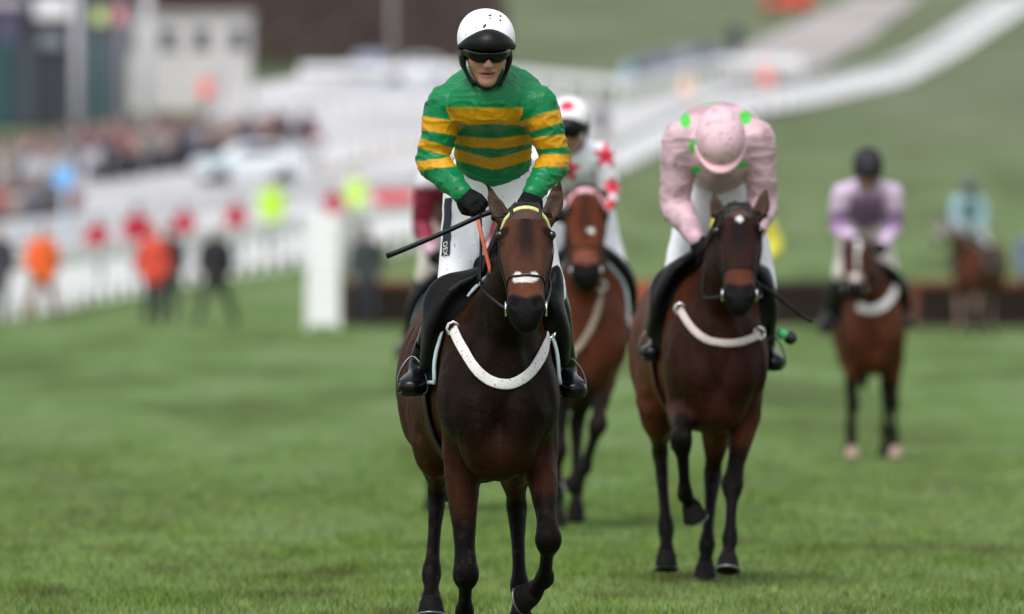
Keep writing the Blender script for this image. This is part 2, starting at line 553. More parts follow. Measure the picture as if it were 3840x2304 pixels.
    low = sstep(c['kz'] + .14, c['kz'] - .10, V[:, 2] + .1 * (n1 - .5))
    C = mixc(C, np.array(c['leg']) , low)
    for kind, J in legs:      # black points follow the limb, also when it is lifted
        jj = [np.array(v, float) for v in J[1:5]]
        pts_ = [jj[0] + (jj[1] - jj[0]) * .62, jj[1], jj[2], jj[3]]
        dl_ = np.full(len(V), 9.0)
        for a_, b_ in zip(pts_, pts_[1:]):
            dl_ = np.minimum(dl_, _seg(V.astype(np.float32), np.array([*a_, .06, .06]), np.array([*b_, .06, .06]), np.array((1., 0, 0))))
        C = mixc(C, np.array(c['leg']), sstep(.035, -.01, dl_ + .03 * (n1 - .5)))
    if h < .02:
        mud = sstep(.66, .82, vnoise(V, 34)) * sstep(.9, .3, V[:, 2]) * .25 + sstep(.80, .88, vnoise(V, 60)) * sstep(1.3, .6, V[:, 2]) * .25
        C = mixc(C, (.045, .036, .028), np.clip(mud, 0, 1))
    q = ((V - poll) @ R) / hscale
    ih = sstep(.04, -.03, q[:, 2]) * sstep(.17, .13, np.abs(q[:, 0])) * sstep(.17, .12, q[:, 1]) * (q[:, 2] > -.7)
    ih *= sstep(-.05, -.15, V[:, 1])
    C = mixc(C, c['face'], ih)
    C = mixc(C, np.array((.007, .006, .006)), ih * sstep(.07, .02, np.abs(q[:, 0]) + .05 * (n1 - .5)) * sstep(.0, -.05, q[:, 1]) * sstep(-.37, -.2, q[:, 2]) * np.clip(.55 + .5 * n2, 0, .92))
    C = mixc(C, c['nose'], ih * sstep(-.36, -.41, q[:, 2]) * sstep(.09, .05, np.abs(q[:, 0])))
    C = mixc(C, (.006, .005, .006), ih * sstep(-.468, -.495, q[:, 2] - .03 * np.abs(q[:, 0]) / .07))
    C = mixc(C, np.array(c['face']) * .2, ih * sstep(.035, .02, np.hypot(np.abs(q[:, 0]) - .095, (q[:, 2] + .145))))
    ear = (V[:, 2] > poll[2] - .005) & (V[:, 1] < poll[1] + .1)
    C[ear] = np.array(c['ear']); C[V[:, 2] > poll[2] + .11] *= .35
    for mx, mz, rx, rz in marks:
        d = np.hypot((q[:, 0] - mx) / rx, (q[:, 2] - mz) / rz) + .5 * (vnoise(V, 45) - .5)
        C = mixc(C, (.62, .60, .59), sstep(1.1, .85, d) * sstep(-.01, -.03, q[:, 1]) * ih)
    me = np_mesh('horse_body', V, Q, C)
    body = link('body', me, M_COAT, root)
    bvh = BVHTree.FromPolygons([tuple(v) for v in V.tolist()], Q.tolist())
    # hooves
    for kind, J in legs:
        Cc = np.array(J[4], float); Fe = np.array(J[3], float)
        if len(J) > 5: ax, fw = J[5]
        else: ax, fw = (0, -.25, -1), (0, -1, -.2)
        hm = hoof_mesh(Cc, ax, fw, h=min(.08, max(.05, Cc[2])) if len(J) <= 5 else .07)
        hf = link('hoof', py_mesh('hoof', *hm), M_HOOF, root)
        if detail:
            a = np.array(ax, float); a /= np.linalg.norm(a)
            f = np.array(fw, float); f = f - f.dot(a) * a; f /= np.linalg.norm(f); s = np.cross(a, f)
            cen = Cc + a * (.074 if len(J) <= 5 else .069) + f * .018
            arc = [cen + (f * math.cos(t) * 1.05 + s * math.sin(t)) * .058 for t in np.linspace(-2.3, 2.3, 13)]
            link('shoe', py_mesh('shoe', *tube(arc, .007, n=6, sub=1)), M_SHOE, hf)
    # eyes
    for s in (-1, 1):
        ec = R @ (np.array((s * .106, -.066, -.147)) * hscale) + poll
        VV, QQ = sdf_mesh([ell(ec, (.018 * hscale,) * 3, k=.001)], .0045, smooth=0)
        link('eye', np_mesh('eye', VV, QQ), M_EYE, root)
    # mane and forelock: a fringe of locks; tail
    ml = []
    for i in range(16):
        t = i / 15.0
        y = poll[1] + .02 + t * (.42 - poll[1]); z = (1.53 + dz) * t + (poll[2] + .03) * (1 - t) + .02; x = poll[0] * (1 - t)
        sgn = 1 if i % 2 else .6
        ml.append(tube([(x, y, z), (x - .05 * sgn, y, z), (x - .1, y + .02, z - .07), (x - .125, y + .02, z - .15)], [.014, .016, .014, .004], n=6, sub=3))
    link('mane', py_mesh('mane', *merge(*ml)), M_HAIR, root)
    fl = []
    for i in range(7):
        x = poll[0] + (i - 3) * .014
        fl.append(tube([(x, poll[1] + .0, poll[2] + .055), (x + .004 * (i - 3), poll[1] - .085, poll[2] + .035), (x + .008 * (i - 3), poll[1] - .15, poll[2] - .05)], [.01, .011, .003], n=6, sub=3))
    link('forelock', py_mesh('forelock', *merge(*fl)), M_HAIR, root)
    tl = []
    for i in range(10):
        a = i * 2 * math.pi / 10
        ox, oy = .03 * math.cos(a), .03 * math.sin(a)
        tl.append(tube([(X(1.8) + ox * .4, 1.80 + oy * .3, 1.33 + dz), (X(1.8) + ox, 1.92 + oy, 1.2 + dz), (X(1.8) + 1.6 * ox, 1.94 + oy, .9 + dz), (X(1.8) + ox * .8, 1.9 + oy, .55 + dz)], [.02, .028, .026, .006], n=6, sub=3))
    link('tail', py_mesh('tail', *merge(*tl)), M_HAIR, root)

    # ---- tack
    tk = dict(brow=(.012, .012, .014), noseband=True, breast=None, breast_col=(.72, .70, .68), bw=.05, cloth=True)
    tk.update(tack or {})
    def wrapring(z, a0, a1, n=15, cy=.01):
        P, N = [], []
        for a in np.linspace(a0, a1, n):
            zz = z(a) if callable(z) else z
            o = R @ (np.array((.4 * math.sin(a), cy - .4 * math.cos(a), zz)) * hscale) + poll
            cpt = R @ (np.array((0, cy, zz)) * hscale) + poll
            d = cpt - o; d /= np.linalg.norm(d)
            hit = bvh.ray_cast(Vector(o), Vector(d))
            if hit[0] is None: continue
            P.append(np.array(hit[0]) - d * .001); N.append(-d)
        return P, N
    br = link('bridle', py_mesh('headpiece', *ribbon(*wrapring(lambda a: .0 - .02 * math.cos(a), -2.0, 2.0), .02, .005)), M_LEATH, root)
    bc = mat(f'browband_{root.name}', tk['brow'], rough=.5, noise=.15, nscale=50, bump=.2)
    P, N = wrapring(lambda a: -.098 + .062 * math.cos(a), -1.6, 1.6, 19)
    link('browband', py_mesh('browband', *ribbon(P, N, tk.get('brow_w', .018), .008)), bc, br)
    if tk['noseband']:
        P, N = wrapring(lambda a: -.358 - .012 * math.cos(a), -3.1, 3.1, 25)
        link('noseband', py_mesh('noseband', *ribbon(P, N, .010, .004)), tk.get('nb_mat', M_LEATH), br)
    for s in (-1, 1):
        P, N = [], []
        for z in np.linspace(-.06, -.47, 9):
            a = s * (1.35 + .25 * math.sin((z + .06) / -.41 * math.pi))
            p1, n1_ = wrapring(z, a, a, 1, cy=.02)
            P += p1; N += n1_
        if len(P) > 3:
            link('cheekpiece', py_mesh('cheekpiece', *ribbon(P, N, .013, .005)), M_LEATH, br)
        bp = R @ (np.array((s * .078, .012, -.475)) * hscale) + poll
        ring = [bp + R @ np.array((s * .004, .028 * math.cos(t), .028 * math.sin(t))) for t in np.linspace(0, 2 * math.pi, 15)]
        link('bit_ring', py_mesh('bit_ring', *tube(ring, .0045, n=6, sub=1)), M_STEEL, br)
        if tk.get('hands') is not None:
            hp = np.array(tk['hands'][0 if s < 0 else 1], float)
            mid = (bp + hp) / 2 + np.array((s * .05, .12, -.10))
            if tk.get('rein_mid') is not None: mid = np.array(tk['rein_mid'][0 if s < 0 else 1], float)
            link('rein', py_mesh('rein', *tube([bp, bp * .6 + mid * .4 + (0, .03, -.01), mid, mid * .5 + hp * .5 + (0, 0, .0), hp], .0065, n=6)), M_LEATH, br)
            if tk.get('rubber') and s < 0:
                link('rein_grip', py_mesh('rein_grip', *tube(tk['rubber'], .0085, n=8)), M_ORANGE, br)
    if tk['breast']:
        P, N = [], []
        for x, z in _cat(np.array(tk['breast'], float), 6):
            hit = bvh.ray_cast(Vector((x, -1.2 if z < 1.33 + dz else -.15, z)), Vector((0, 1, 0)))
            if z > poll[2] - .55:   # start below the head
                hit = bvh.ray_cast(Vector((x, -.12, z)), Vector((0, 1, 0)))
            if hit[0] is None: continue
            nn = np.array(hit[1]); nn = nn if nn[1] < 0 else -nn
            P.append(np.array(hit[0]) + nn * .004); N.append(nn)
        for _ in range(3):
            P = [P[0]] + [(a_ + 2 * b_ + c_) / 4 for a_, b_, c_ in zip(P, P[1:], P[2:])] + [P[-1]]
            N = [N[0]] + [(a_ + 2 * b_ + c_) / 4 for a_, b_, c_ in zip(N, N[1:], N[2:])] + [N[-1]]
        link('breast_girth', py_mesh('breast_girth', *ribbon(P, N, tk['bw'], .007, sub=1)), white_web(f'breast_webbing_{root.name}', tk['breast_col']), root)
        if detail:
            for i in (0, -1):
                e = np.array(P[i]); sx = -1 if i == 0 else 1
                link('buckle', py_mesh('buckle', *tube([e + np.array((.028 * math.cos(t), -.016, .03 * math.sin(t))) for t in np.linspace(0, 2 * math.pi, 9)], .006, n=6, sub=1)), M_STEEL, root)
    def side_hit(y, th, off):
        c0 = np.array((X(y), y, 1.08 + dz)); d = np.array((math.sin(th), 0, math.cos(th)))
        hit = bvh.ray_cast(Vector(c0 + d * .9), Vector(-d))
        p = np.array(hit[0]) if hit[0] is not None else c0 + d * .35
        return p + d * off
    if tk['cloth']:
        y0, y1 = tk.get('cy', (.27, .80)); tm = tk.get('ct', 1.58)
        th = np.linspace(-tm, tm, 41); ys = np.linspace(y0, y1, 9)
        V2, F2 = [], []
        for o in (.005, .018):
            for y in ys:
                for t in th: V2.append(side_hit(y + .05 * abs(t) / tm, t, o + .006 * vnoise([[y * 3, t * 2, 0]], 2.0)[0]))
        nt_, ny_ = len(th), len(ys)
        L0 = nt_ * ny_
        for i in range(ny_ - 1):
            for j in range(nt_ - 1):
                a = i * nt_ + j
                F2.append((a, a + 1, a + nt_ + 1, a + nt_)); F2.append((L0 + a, L0 + a + nt_, L0 + a + nt_ + 1, L0 + a + 1))
        rim = [j for j in range(nt_)] + [i * nt_ + nt_ - 1 for i in range(1, ny_)] + [(ny_ - 1) * nt_ + j for j in range(nt_ - 2, -1, -1)] + [i * nt_ for i in range(ny_ - 2, 0, -1)]
        for a, b in zip(rim, rim[1:] + rim[:1]): F2.append((a, L0 + a, L0 + b, b))
        sc_ = link('saddle_cloth', py_mesh('saddle_cloth', V2, F2), tk.get('cloth_mat', M_CLOTHB), root)
        edge = [np.array(V2[L0 + j]) for j in range(nt_)]
        low0 = [np.array(V2[L0 + i * nt_]) for i in range(ny_)][::-1]; low1 = [np.array(V2[L0 + i * nt_ + nt_ - 1]) for i in range(ny_)]
        link('cloth_trim', py_mesh('cloth_trim', *tube(low0[:-1] + edge + low1[1:], tk.get('trim', .0085), n=6, sub=1)), tk.get('trim_mat', M_TRIM), sc_)
    # saddle with forward-cut flaps
    top = lambda y: side_hit(y, 0.0, 0.0)
    sp = [chain([(*(top(.46) + (0, 0, .055)), .06, .05), (*(top(.58) + (0, 0, .02)), .10, .045), (*(top(.75) + (0, 0, .015)), .14, .045), (*(top(.92) + (0, 0, .05)), .12, .04)], k=.04, sub=3)]
    for s in (-1, 1):
        f = [(.36, .12, .05), (.33, .42, .06), (.33, .72, .055), (.38, 1.0, .04), (.46, 1.25, .03)]
        rows = [(*side_hit(y, s * t, o), .10 - .01 * i, .035) for i, (y, t, o) in enumerate(f)]
        sp.append(chain(rows, side=(0, 1, 0), k=.03, sub=3))
        for fe in tk.get('flap', ()):
            if fe[0][0] * s > 0: sp.append(ell(fe[0], fe[1], k=.03, rot=rot_xyz(*fe[2])))
    VV, QQ = sdf_mesh(sp, max(h, .011), smooth=1)
    sd_ = link('saddle', np_mesh('saddle', VV, QQ), M_LEATH, root)
    gp = [side_hit(.60, t, .006) for t in np.linspace(1.35, 2 * math.pi - 1.35, 25)]
    gn = [np.array((math.sin(t), 0, math.cos(t))) for t in np.linspace(1.35, 2 * math.pi - 1.35, 25)]
    link('girth', py_mesh('girth', *ribbon(gp, gn, .09, .008)), M_CLOTHB, root)
    for s, ft in zip((-1, 1), tk.get('feet', ())):
        ft = np.array(ft, float)
        topo = ft + np.array((0, .03, .115))
        arch = [ft + np.array((-.058, 0, -.035)), ft + np.array((-.06, .0, .02)), ft + np.array((-.04, .01, .075)), topo, ft + np.array((.04, .01, .075)), ft + np.array((.06, 0, .02)), ft + np.array((.058, 0, -.035)), ft + np.array((0, 0, -.042)), ft + np.array((-.058, 0, -.035))]
        link('stirrup_iron', py_mesh('stirrup_iron', *tube(arch, .0055, n=6)), M_IRON, root)
        lt = side_hit(.66, s * .75, .03)
        nn = np.array((s * .9, -.3, .3))
        link('stirrup_leather', py_mesh('stirrup_leather', *ribbon([topo, topo * .66 + lt * .34 + (s * .01, 0, 0), topo * .33 + lt * .67 + (s * .015, 0, 0), lt], [nn] * 4, .022, .005)), M_LEATH, root)
    return root, bvh, side_hit

# ------------------------------------------------------------------ riders
def hand_prims(w, f, n, thumb=1, g=1.0, tag='hand'):
    """closed hand: w wrist, f wrist->knuckles, n back of the hand, thumb side +1/-1"""
    w = np.array(w, float); f = np.array(f, float); f /= np.linalg.norm(f)
    n = np.array(n, float); n = n - n.dot(f) * f; n /= np.linalg.norm(n)
    s = np.cross(f, n)
    out = [chain([(*(w - f * .01), .03 * g, .022 * g), (*(w + f * .04 * g), .040 * g, .02 * g), (*(w + f * .082 * g), .043 * g, .016 * g)], side=s, k=.012, sub=3, tag=tag)]
    for i, ln in zip((-1.5, -.5, .5, 1.5), (.86, 1.0, 1.05, .95)):
        i *= thumb
        r = w + f * .083 * g + s * i * .0215 * g
        p1 = r + (f * .75 - n * .6) * .037 * ln * g
        p2 = p1 + (-n * .95 - f * .3) * .029 * ln * g
        p3 = p2 + (-f * .9 + n * .25) * .024 * ln * g
        out.append(chain([(*r, .0105 * g), (*p1, .0105 * g), (*p2, .0095 * g), (*p3, .008 * g)], k=.005, sub=2, tag=tag))
    r = w + f * .028 * g + s * thumb * .036 * g - n * .006
    p1 = r + (f * .65 + s * thumb * .35 - n * .55) * .042 * g
    p2 = p1 + (f * .7 - s * thumb * .5 - n * .45) * .035 * g
    out.append(chain([(*r, .015 * g), (*p1, .012 * g), (*p2, .009 * g)], k=.008, sub=2, tag=tag))
    return out

def head_prims(R, c, sc):
    hd = dict(R=R, c=c, sc=sc)
    P = [ell((0, .012, .035), (.077, .098, .105), k=.02, **hd),
         chain([(0, -.02, .0, .066, .07), (0, -.032, -.05, .060, .055), (0, -.052, -.092, .040, .034)], k=.03, sub=3, **hd)]
    for s in (-1, 1):
        P += [ell((s * .042, -.062, -.028), (.026, .026, .028), k=.025, **hd), ell((s * .034, -.082, .022), (.026, .014, .01), k=.015, **hd),
              ell((s * .012, -.102, -.036), (.010, .012, .009), k=.008, **hd), ell((s * .078, .012, -.005), (.012, .022, .034), k=.008, **hd)]
    P += [chain([(0, -.088, .018, .009, .01), (0, -.104, -.010, .010, .011), (0, -.112, -.032, .013, .012)], k=.012, sub=2, **hd),
          ell((0, -.084, -.064), (.027, .014, .0075), k=.008, **hd), ell((0, -.083, -.08), (.022, .013, .009), k=.008, **hd),
          ell((0, -.096, -.0715), (.024, .010, .003), k=.004, op='s', **hd),
          ell((0, -.078, -.105), (.026, .021, .019), k=.016, **hd),
          chain([(0, .02, -.06, .058, .055), (0, .05, -.13, .056, .056), (0, .075, -.20, .066, .066)], k=.03, sub=3, tag='neck', **hd)]
    return P

M_SKIN = mat('skin', rough=.5, spec=.35, attr=True, noise=.06, nscale=40)
M_HELM = mat('helmet_cover_white', rough=.55, spec=.3, attr=True)
M_BLACKP = mat('black_plastic', (.005, .005, .0065), rough=.4, spec=.2)
M_GOG = mat('goggle_lens', (.002, .002, .003), rough=.12, spec=.35)
M_SILK = mat('racing_silk', rough=.40, spec=.28, attr=True, noise=.05, nscale=30, bump=.2, bscale=55)
M_BREECH = mat('white_breeches', rough=.7, attr=True, noise=.04, nscale=20, bump=.12, bscale=35)
M_BOOT = mat('polished_boot', (.0032, .0032, .0045), rough=.25, spec=.26, noise=.3, nscale=18, bump=.1, bscale=25)
M_GLOVE = mat('black_glove', (.003, .003, .0038), rough=.6, spec=.12, bump=.4, bscale=150)

def cap_cover(base, mud=(.2, .15, .13), amount=.25):
    """silk cap cover in six panels with stitched seams and spatter"""
    def f(P):
        C = np.tile(np.array(base, float), (len(P), 1))
        a = np.arctan2(P[:, 0], -P[:, 1] + .012); k = np.abs(((a / (math.pi / 3)) % 1) - .5)
        C = mixc(C, np.array(base) * .72, sstep(.47, .495, k) * .55)
        C = mixc(C, mud, sstep(.55, .85, vnoise(P, 38)) * amount + sstep(.82, .88, vnoise(P, 90)) * amount * 1.6)
        return C
    return f

def shell_grid(fn, us, vs, th=.004):
    """sheet from fn(u,v) with thickness"""
    G = np.array([[fn(u, v) for v in vs] for u in us])
    du = np.gradient(G, axis=0); dv = np.gradient(G, axis=1)
    N = np.cross(du, dv); N /= np.maximum(np.linalg.norm(N, axis=2), 1e-9)[..., None]
    a, b = len(us), len(vs)
    V = list(G.reshape(-1, 3)) + list((G - N * th).reshape(-1, 3))
    Fs = []
    o = a * b
    for i in range(a - 1):
        for j in range(b - 1):
            q = i * b + j
            Fs.append((q, q + b, q + b + 1, q + 1)); Fs.append((o + q, o + q + 1, o + q + b + 1, o + q + b))
    rim = [j for j in range(b)] + [i * b + b - 1 for i in range(1, a)] + [(a - 1) * b + j for j in range(b - 2, -1, -1)] + [i * b for i in range(a - 2, 0, -1)]
    for p, q in zip(rim, rim[1:] + rim[:1]): Fs.append((p, q, o + q, o + p))
    return V, Fs

def make_helmet(root, R, c, sc, cover, peak_col=None, h=.006, peak_len=.030, zf=.100, zo=.036, specks=0, seed=1, harness=True, bobble=False):
    """skull cap with silk cover, peak, harness; head frame"""
    to = lambda p: R @ (np.array(p, float) * sc) + np.array(c)
    a, b, d = .109, .137, .110
    cz, cy = .042, .012
    def dome(u, v):     # u: 0 top .. 1 rim, v angle
        f = math.cos(v)
        zmin = .0 + zf * max(0, f) ** 1.25 - .03 * max(0, -f)
        lat0 = math.asin(max(-1, min(1, (zmin - cz) / d)))
        lat = math.pi / 2 - u * (math.pi / 2 - lat0)
        k = max(0, math.cos(lat)) ** .86
        return to((a * k * math.sin(v), cy - b * k * math.cos(v), cz + d * math.sin(lat)))
    us = np.linspace(0.0, 1, 34); vs = np.linspace(-math.pi, math.pi, 145)
    V, Fs = shell_grid(dome, us, vs, th=.006 * sc)
    V = np.array(V)
    col = np.tile(np.array(cover(np.array([((R.T @ (v - np.array(c))) / sc) for v in V])), float), (1, 1)) if callable(cover) else np.tile(np.array(cover, float), (len(V), 1))
    me = py_mesh('helmet', V, Fs)
    at = me.color_attributes.new('Col', 'FLOAT_COLOR', 'POINT')
    c4 = np.ones((len(V), 4), np.float32); c4[:, :3] = col
    at.data.foreach_set('color', c4.ravel())
    hm = link('helmet', me, M_HELM, root)
    pm = M_BLACKP if peak_col is None else mat('peak_' + root.name, peak_col, rough=.5, noise=.1, nscale=30)
    def peak(u, v):
        f = math.cos(v)
        zr = zf * max(0, f) ** 1.25 + .003
        lat = math.asin((zr - cz) / d)
        k = math.cos(lat) ** .86
        r0 = np.array((a * k * math.sin(v), cy - b * k * f, zr))
        out = np.array((a * 1.02 * math.sin(v), cy - (b * 1.0 + peak_len * max(0, f)) * f - .002, zo - .020 * (1 - f)))
        p = r0 + (out - r0) * u
        p[1] -= .018 * math.sin(u * math.pi) * max(0, f); p[2] += .006 * math.sin(u * math.pi)
        return to(p)
    link('peak', py_mesh('peak', *shell_grid(peak, np.linspace(0, 1, 7), np.linspace(-1.42, 1.42, 31), th=-.004 * sc)), pm, hm)
    rimp = [dome(1.0, v) for v in np.linspace(-1.45, 1.45, 31)]
    link('peak_band', py_mesh('peak_band', *tube(rimp, .006 * sc, n=6, sub=1)), mat('helmet_band_grey', (.05, .05, .055), rough=.5) if peak_col is None else pm, hm)
    # rear skirt and side pads of the harness
    hp = []
    for s in (-1, 1):
        hp.append(ell((s * .088, .02, -.022), (.014, .045, .05), k=.01, R=R, c=c, sc=sc))
        hp.append(chain([(s * .088, -.012, -.02, .010, .015), (s * .080, -.03, -.07, .006, .013), (s * .055, -.052, -.110, .004, .009), (s * .02, -.066, -.123, .004, .008)], k=.008, sub=3, R=R, c=c, sc=sc))
        hp.append(chain([(s * .088, .05, -.02, .008, .012), (s * .078, .0, -.075, .007, .012), (s * .052, -.058, -.117, .006, .011)], k=.008, sub=3, R=R, c=c, sc=sc))
    hp.append(ell((0, -.066, -.128), (.028, .018, .008), k=.008, R=R, c=c, sc=sc))
    if harness:
        VV, QQ = sdf_mesh(hp, h * .8, smooth=1)
        link('chin_harness', np_mesh('chin_harness', VV, QQ), M_BLACKP, hm)
    if specks:
        rr = random.Random(seed); mm = mat('mud', (.018, .014, .012), rough=.8)
        for i in range(specks):
            u, v = rr.uniform(.2, .9), rr.uniform(-1.0, 1.0)
            p = dome(u, v); n = p - np.array(c); n /= np.linalg.norm(n)
            r = rr.choice((.002, .0025, .003, .0045)) * sc
            VV, QQ = sdf_mesh([ell(p + n * .0005, (r, r * .9, r * rr.uniform(.9, 1.6)), k=.001)], r * .5, smooth=0)
            link('mud_fleck', np_mesh('mud_fleck', VV, QQ), mm, hm)
    return hm

def make_rider(name, label, loc, J, jersey, helm, group='jockeys riding the racehorses', h=.006, head_pitch=8, head_yaw=0, head_roll=0, hs=1.1,
               breech=(.84, .84, .90), hem=.0, sleeve_bag=.014, goggles=True, specks=0, peak_col=None, gloves=True, folds=.006, boot_mat=None, stripe=None, seed=3, fold_dir=(.5, .5, 1.25), hump=None, thigh=1.0):
    """J: joints in the horse's own frame (x right in the picture, y away, z up)"""
    root = thing(name, label, 'person', loc, group)
    J = {k: np.array(v, float) for k, v in J.items()}
    R = rot_xyz(head_pitch, head_roll, head_yaw)
    hc = J['head']
    sh = (J['sl'] + J['sr']) / 2; pel = J['pel']
    axs = J['sr'] - J['sl']; axs /= np.linalg.norm(axs)
    m = lambda a, b, t: a + (b - a) * t
    hips = [pel + axs * s * .085 + np.array((0, 0, -.02)) for s in (-1, 1)]
    ub = sh - pel
    fwd = np.cross(axs, ub); fwd /= np.linalg.norm(fwd)     # out of the back or chest
    if fwd[1] > 0: fwd = -fwd                                # chest side, towards the camera
    wd = np.linalg.norm(J['sr'] - J['sl']) / 2
    tz = [chain([(*(pel - ub * .06), .142, .11), (*m(pel, sh, .22), .146, .108), (*(m(pel, sh, .5) - fwd * .015), .155, .114), (*(m(pel, sh, .78) - fwd * .01), max(.15, wd * .78), .115), (*(m(pel, sh, .98) - fwd * .02), wd * .68, .085), (*(m(sh, hc, .28) - fwd * .02), .06, .06)], side=axs, k=.05, sub=4, tag='torso')]
    for s_, S_ in ((-1, J['sl']), (1, J['sr'])):
        tz.append(chain([(*(m(sh, hc, .40) + axs * s_ * .035 + np.array((0, .03, 0))), .042), (*(m(m(sh, hc, .22), S_, .5) + np.array((0, .015, -.005))), .044), (*S_, .045)], k=.035, sub=3, tag='trap'))
    tz.append(ell(m(sh, hc, .12) + fwd * .02, (.09, .07, .07), k=.06, tag='torso'))
    arms = []
    for s, (S, E, Wr) in enumerate(((J['sl'], J['el'], J['wl']), (J['sr'], J['er'], J['wr']))):
        arms.append(chain([(*(m(S, sh, .25) + np.array((0, 0, -.015))), .058), (*S, .058), (*m(S, E, .25), .062), (*m(S, E, .6), .055), (*E, .048), (*m(E, Wr, .3), .048), (*Wr, .032)], side=(0, 1, 0), k=.028, sub=4, tag='arm'))
    thighs, shins, feet = [], [], []
    for H, K, A, T in ((hips[0], J['kl'], J['al'], J['tl']), (hips[1], J['kr'], J['ar'], J['tr'])):
        thighs.append(chain([(*H, .115 * thigh), (*m(H, K, .35), .098 * thigh), (*m(H, K, .75), .075), (*K, .066), (*(m(K, A, .12)), .062)], k=.05, sub=4, tag='thigh'))
        shins.append(chain([(*K, .058), (*m(K, A, .3), .066), (*m(K, A, .7), .052), (*A, .042)], k=.03, sub=4, tag='shin'))
        fd = T - A; heel = A + np.array((0, .045, -.045))
        feet.append(chain([(*heel, .036, .034), (*m(heel, T, .45), .046, .042), (*m(heel, T, .8), .054, .036), (*T, .044, .028)], side=(1, 0, 0), k=.03, sub=3, tag='foot'))
    hl = hand_prims(J['wl'], J['hl'] - J['wl'], J.get('nl', np.array((-.3, -.6, .7))), thumb=1)
    hr = hand_prims(J['wr'], J['hr'] - J['wr'], J.get('nr', np.array((.3, -.6, .7))), thumb=-1)
    hp = head_prims(R, hc, hs)
    # ---- body, one continuous figure
    prims = inflate(tz + arms + thighs + shins + feet, -.006) + hp + hl + hr
    V, Q = sdf_mesh(prims, max(h * .85, .005), smooth=1)
    skin = np.tile(np.array((.50, .255, .19)), (len(V), 1))
    q = ((V - hc) @ R) / hs
    skin = mixc(skin, (.45, .16, .12), sstep(.02, .0, np.abs(q[:, 2] + .03)) * sstep(.02, .06, np.abs(q[:, 0])) * .6)
    lip = sstep(1.2, .8, np.hypot(q[:, 0] / .03, (q[:, 2] + .072) / .017)) * (q[:, 1] < -.06)
    skin = mixc(skin, (.32, .10, .09), lip * .85)
    skin = mixc(skin, (.05, .012, .01), sstep(1.2, .8, np.hypot(q[:, 0] / .026, (q[:, 2] + .0705) / .0045)) * (q[:, 1] < -.06) * .9)
    skin = mixc(skin, (.25, .13, .10), sstep(-.06, -.1, q[:, 2]) * .25)
    skin = mixc(skin, (.05, .03, .02), (q[:, 2] > .07) * (q[:, 1] > -.07) * 1.0)
    link('body', np_mesh('rider_body', V, Q, skin), M_SKIN, root)
    # ---- jersey
    gro = rot_xyz
    hemn = -ub / np.linalg.norm(ub)
    hem_pt = m(pel, sh, hem)
    yoke = [ell(R @ (np.array((0, .035, -.175)) * hs) + hc, (.105, .085, .06), k=.05), ell(R @ (np.array((0, .03, -.22)) * hs) + hc + fwd * .01, (.13, .09, .09), k=.06)]
    jarms = inflate(arms, sleeve_bag)
    for a_ in jarms:
        nn_ = len(a_[1]); tp = np.clip((np.arange(nn_) - nn_ * .78) / (nn_ * .22), 0, 1)
        a_[1][:, 3:] -= (tp * (sleeve_bag - .006))[:, None]
    if hump: yoke.append(ell(hump[0], hump[1], k=.05))
    jp = inflate(tz, .010) + yoke + jarms
    V, Q = sdf_mesh(jp, h, planes=[(hem_pt, hemn, .07)], smooth=2)
    V_flat = V.copy()
    dt = np.min([prim_dist(t_, V.astype(np.float32)) for t_ in tz + yoke], 0); dl = prim_dist(arms[0], V.astype(np.float32)); dr = prim_dist(arms[1], V.astype(np.float32))
    part = np.where(np.minimum(dl, dr) < dt + .002, np.where(dl < dr, 1, 2), 0)
    N = vnormals(V, Q)
    if folds:
        wv = V + .08 * np.stack([vnoise(V + 5, 4), vnoise(V + 9, 4), vnoise(V + 13, 4)], 1)
        fo = 1 - np.abs(2 * vnoise(wv * np.array(fold_dir) + seed, 20) - 1)
        fo2 = 1 - np.abs(2 * vnoise(wv * np.array((.7, 1, 1.5)) + seed * 2, 22) - 1)
        amp = np.where(part > 0, 1.0, .75) * sstep(.0, .10, -((V - hem_pt) @ hemn))
        fo3 = 1 - np.abs(2 * vnoise(wv * np.array((1, 1, .8)) + seed * 3, 44) - 1)
        V = V + N * ((fo ** 6 - .13) * folds * 1.25 + (fo2 ** 5 - .15) * folds * .8 + (fo3 ** 3 - .25) * folds * .3)[:, None] * amp[:, None]
    link('jersey', np_mesh('jersey', V, Q, jersey(V_flat, part, N)), M_SILK, root)
    # ---- breeches
    bp = inflate([chain([(*(pel + ub * .12), .13, .105), (*(pel - ub * .05), .14, .115)], side=axs, k=.05)] + thighs, .006)
    V, Q = sdf_mesh(bp, h, smooth=2)
    N = vnormals(V, Q)
    wv = V + .05 * np.stack([vnoise(V + 3, 5), vnoise(V + 7, 5), vnoise(V + 1, 5)], 1)
    V = V + N * ((1 - np.abs(2 * vnoise(wv * (1, 1, .6), 18) - 1)) ** 3 * .004)[:, None]
    bc = np.tile(np.array(breech, float), (len(V), 1))
    mud = vnoise(V, 60) ; bc = mixc(bc, (.25, .2, .17), sstep(.86, .92, mud) * .7)
    br_ = link('breeches', np_mesh('breeches', V, Q, bc), M_BREECH, root)
    bb = BVHTree.FromPolygons([tuple(v) for v in V.tolist()], Q.tolist())
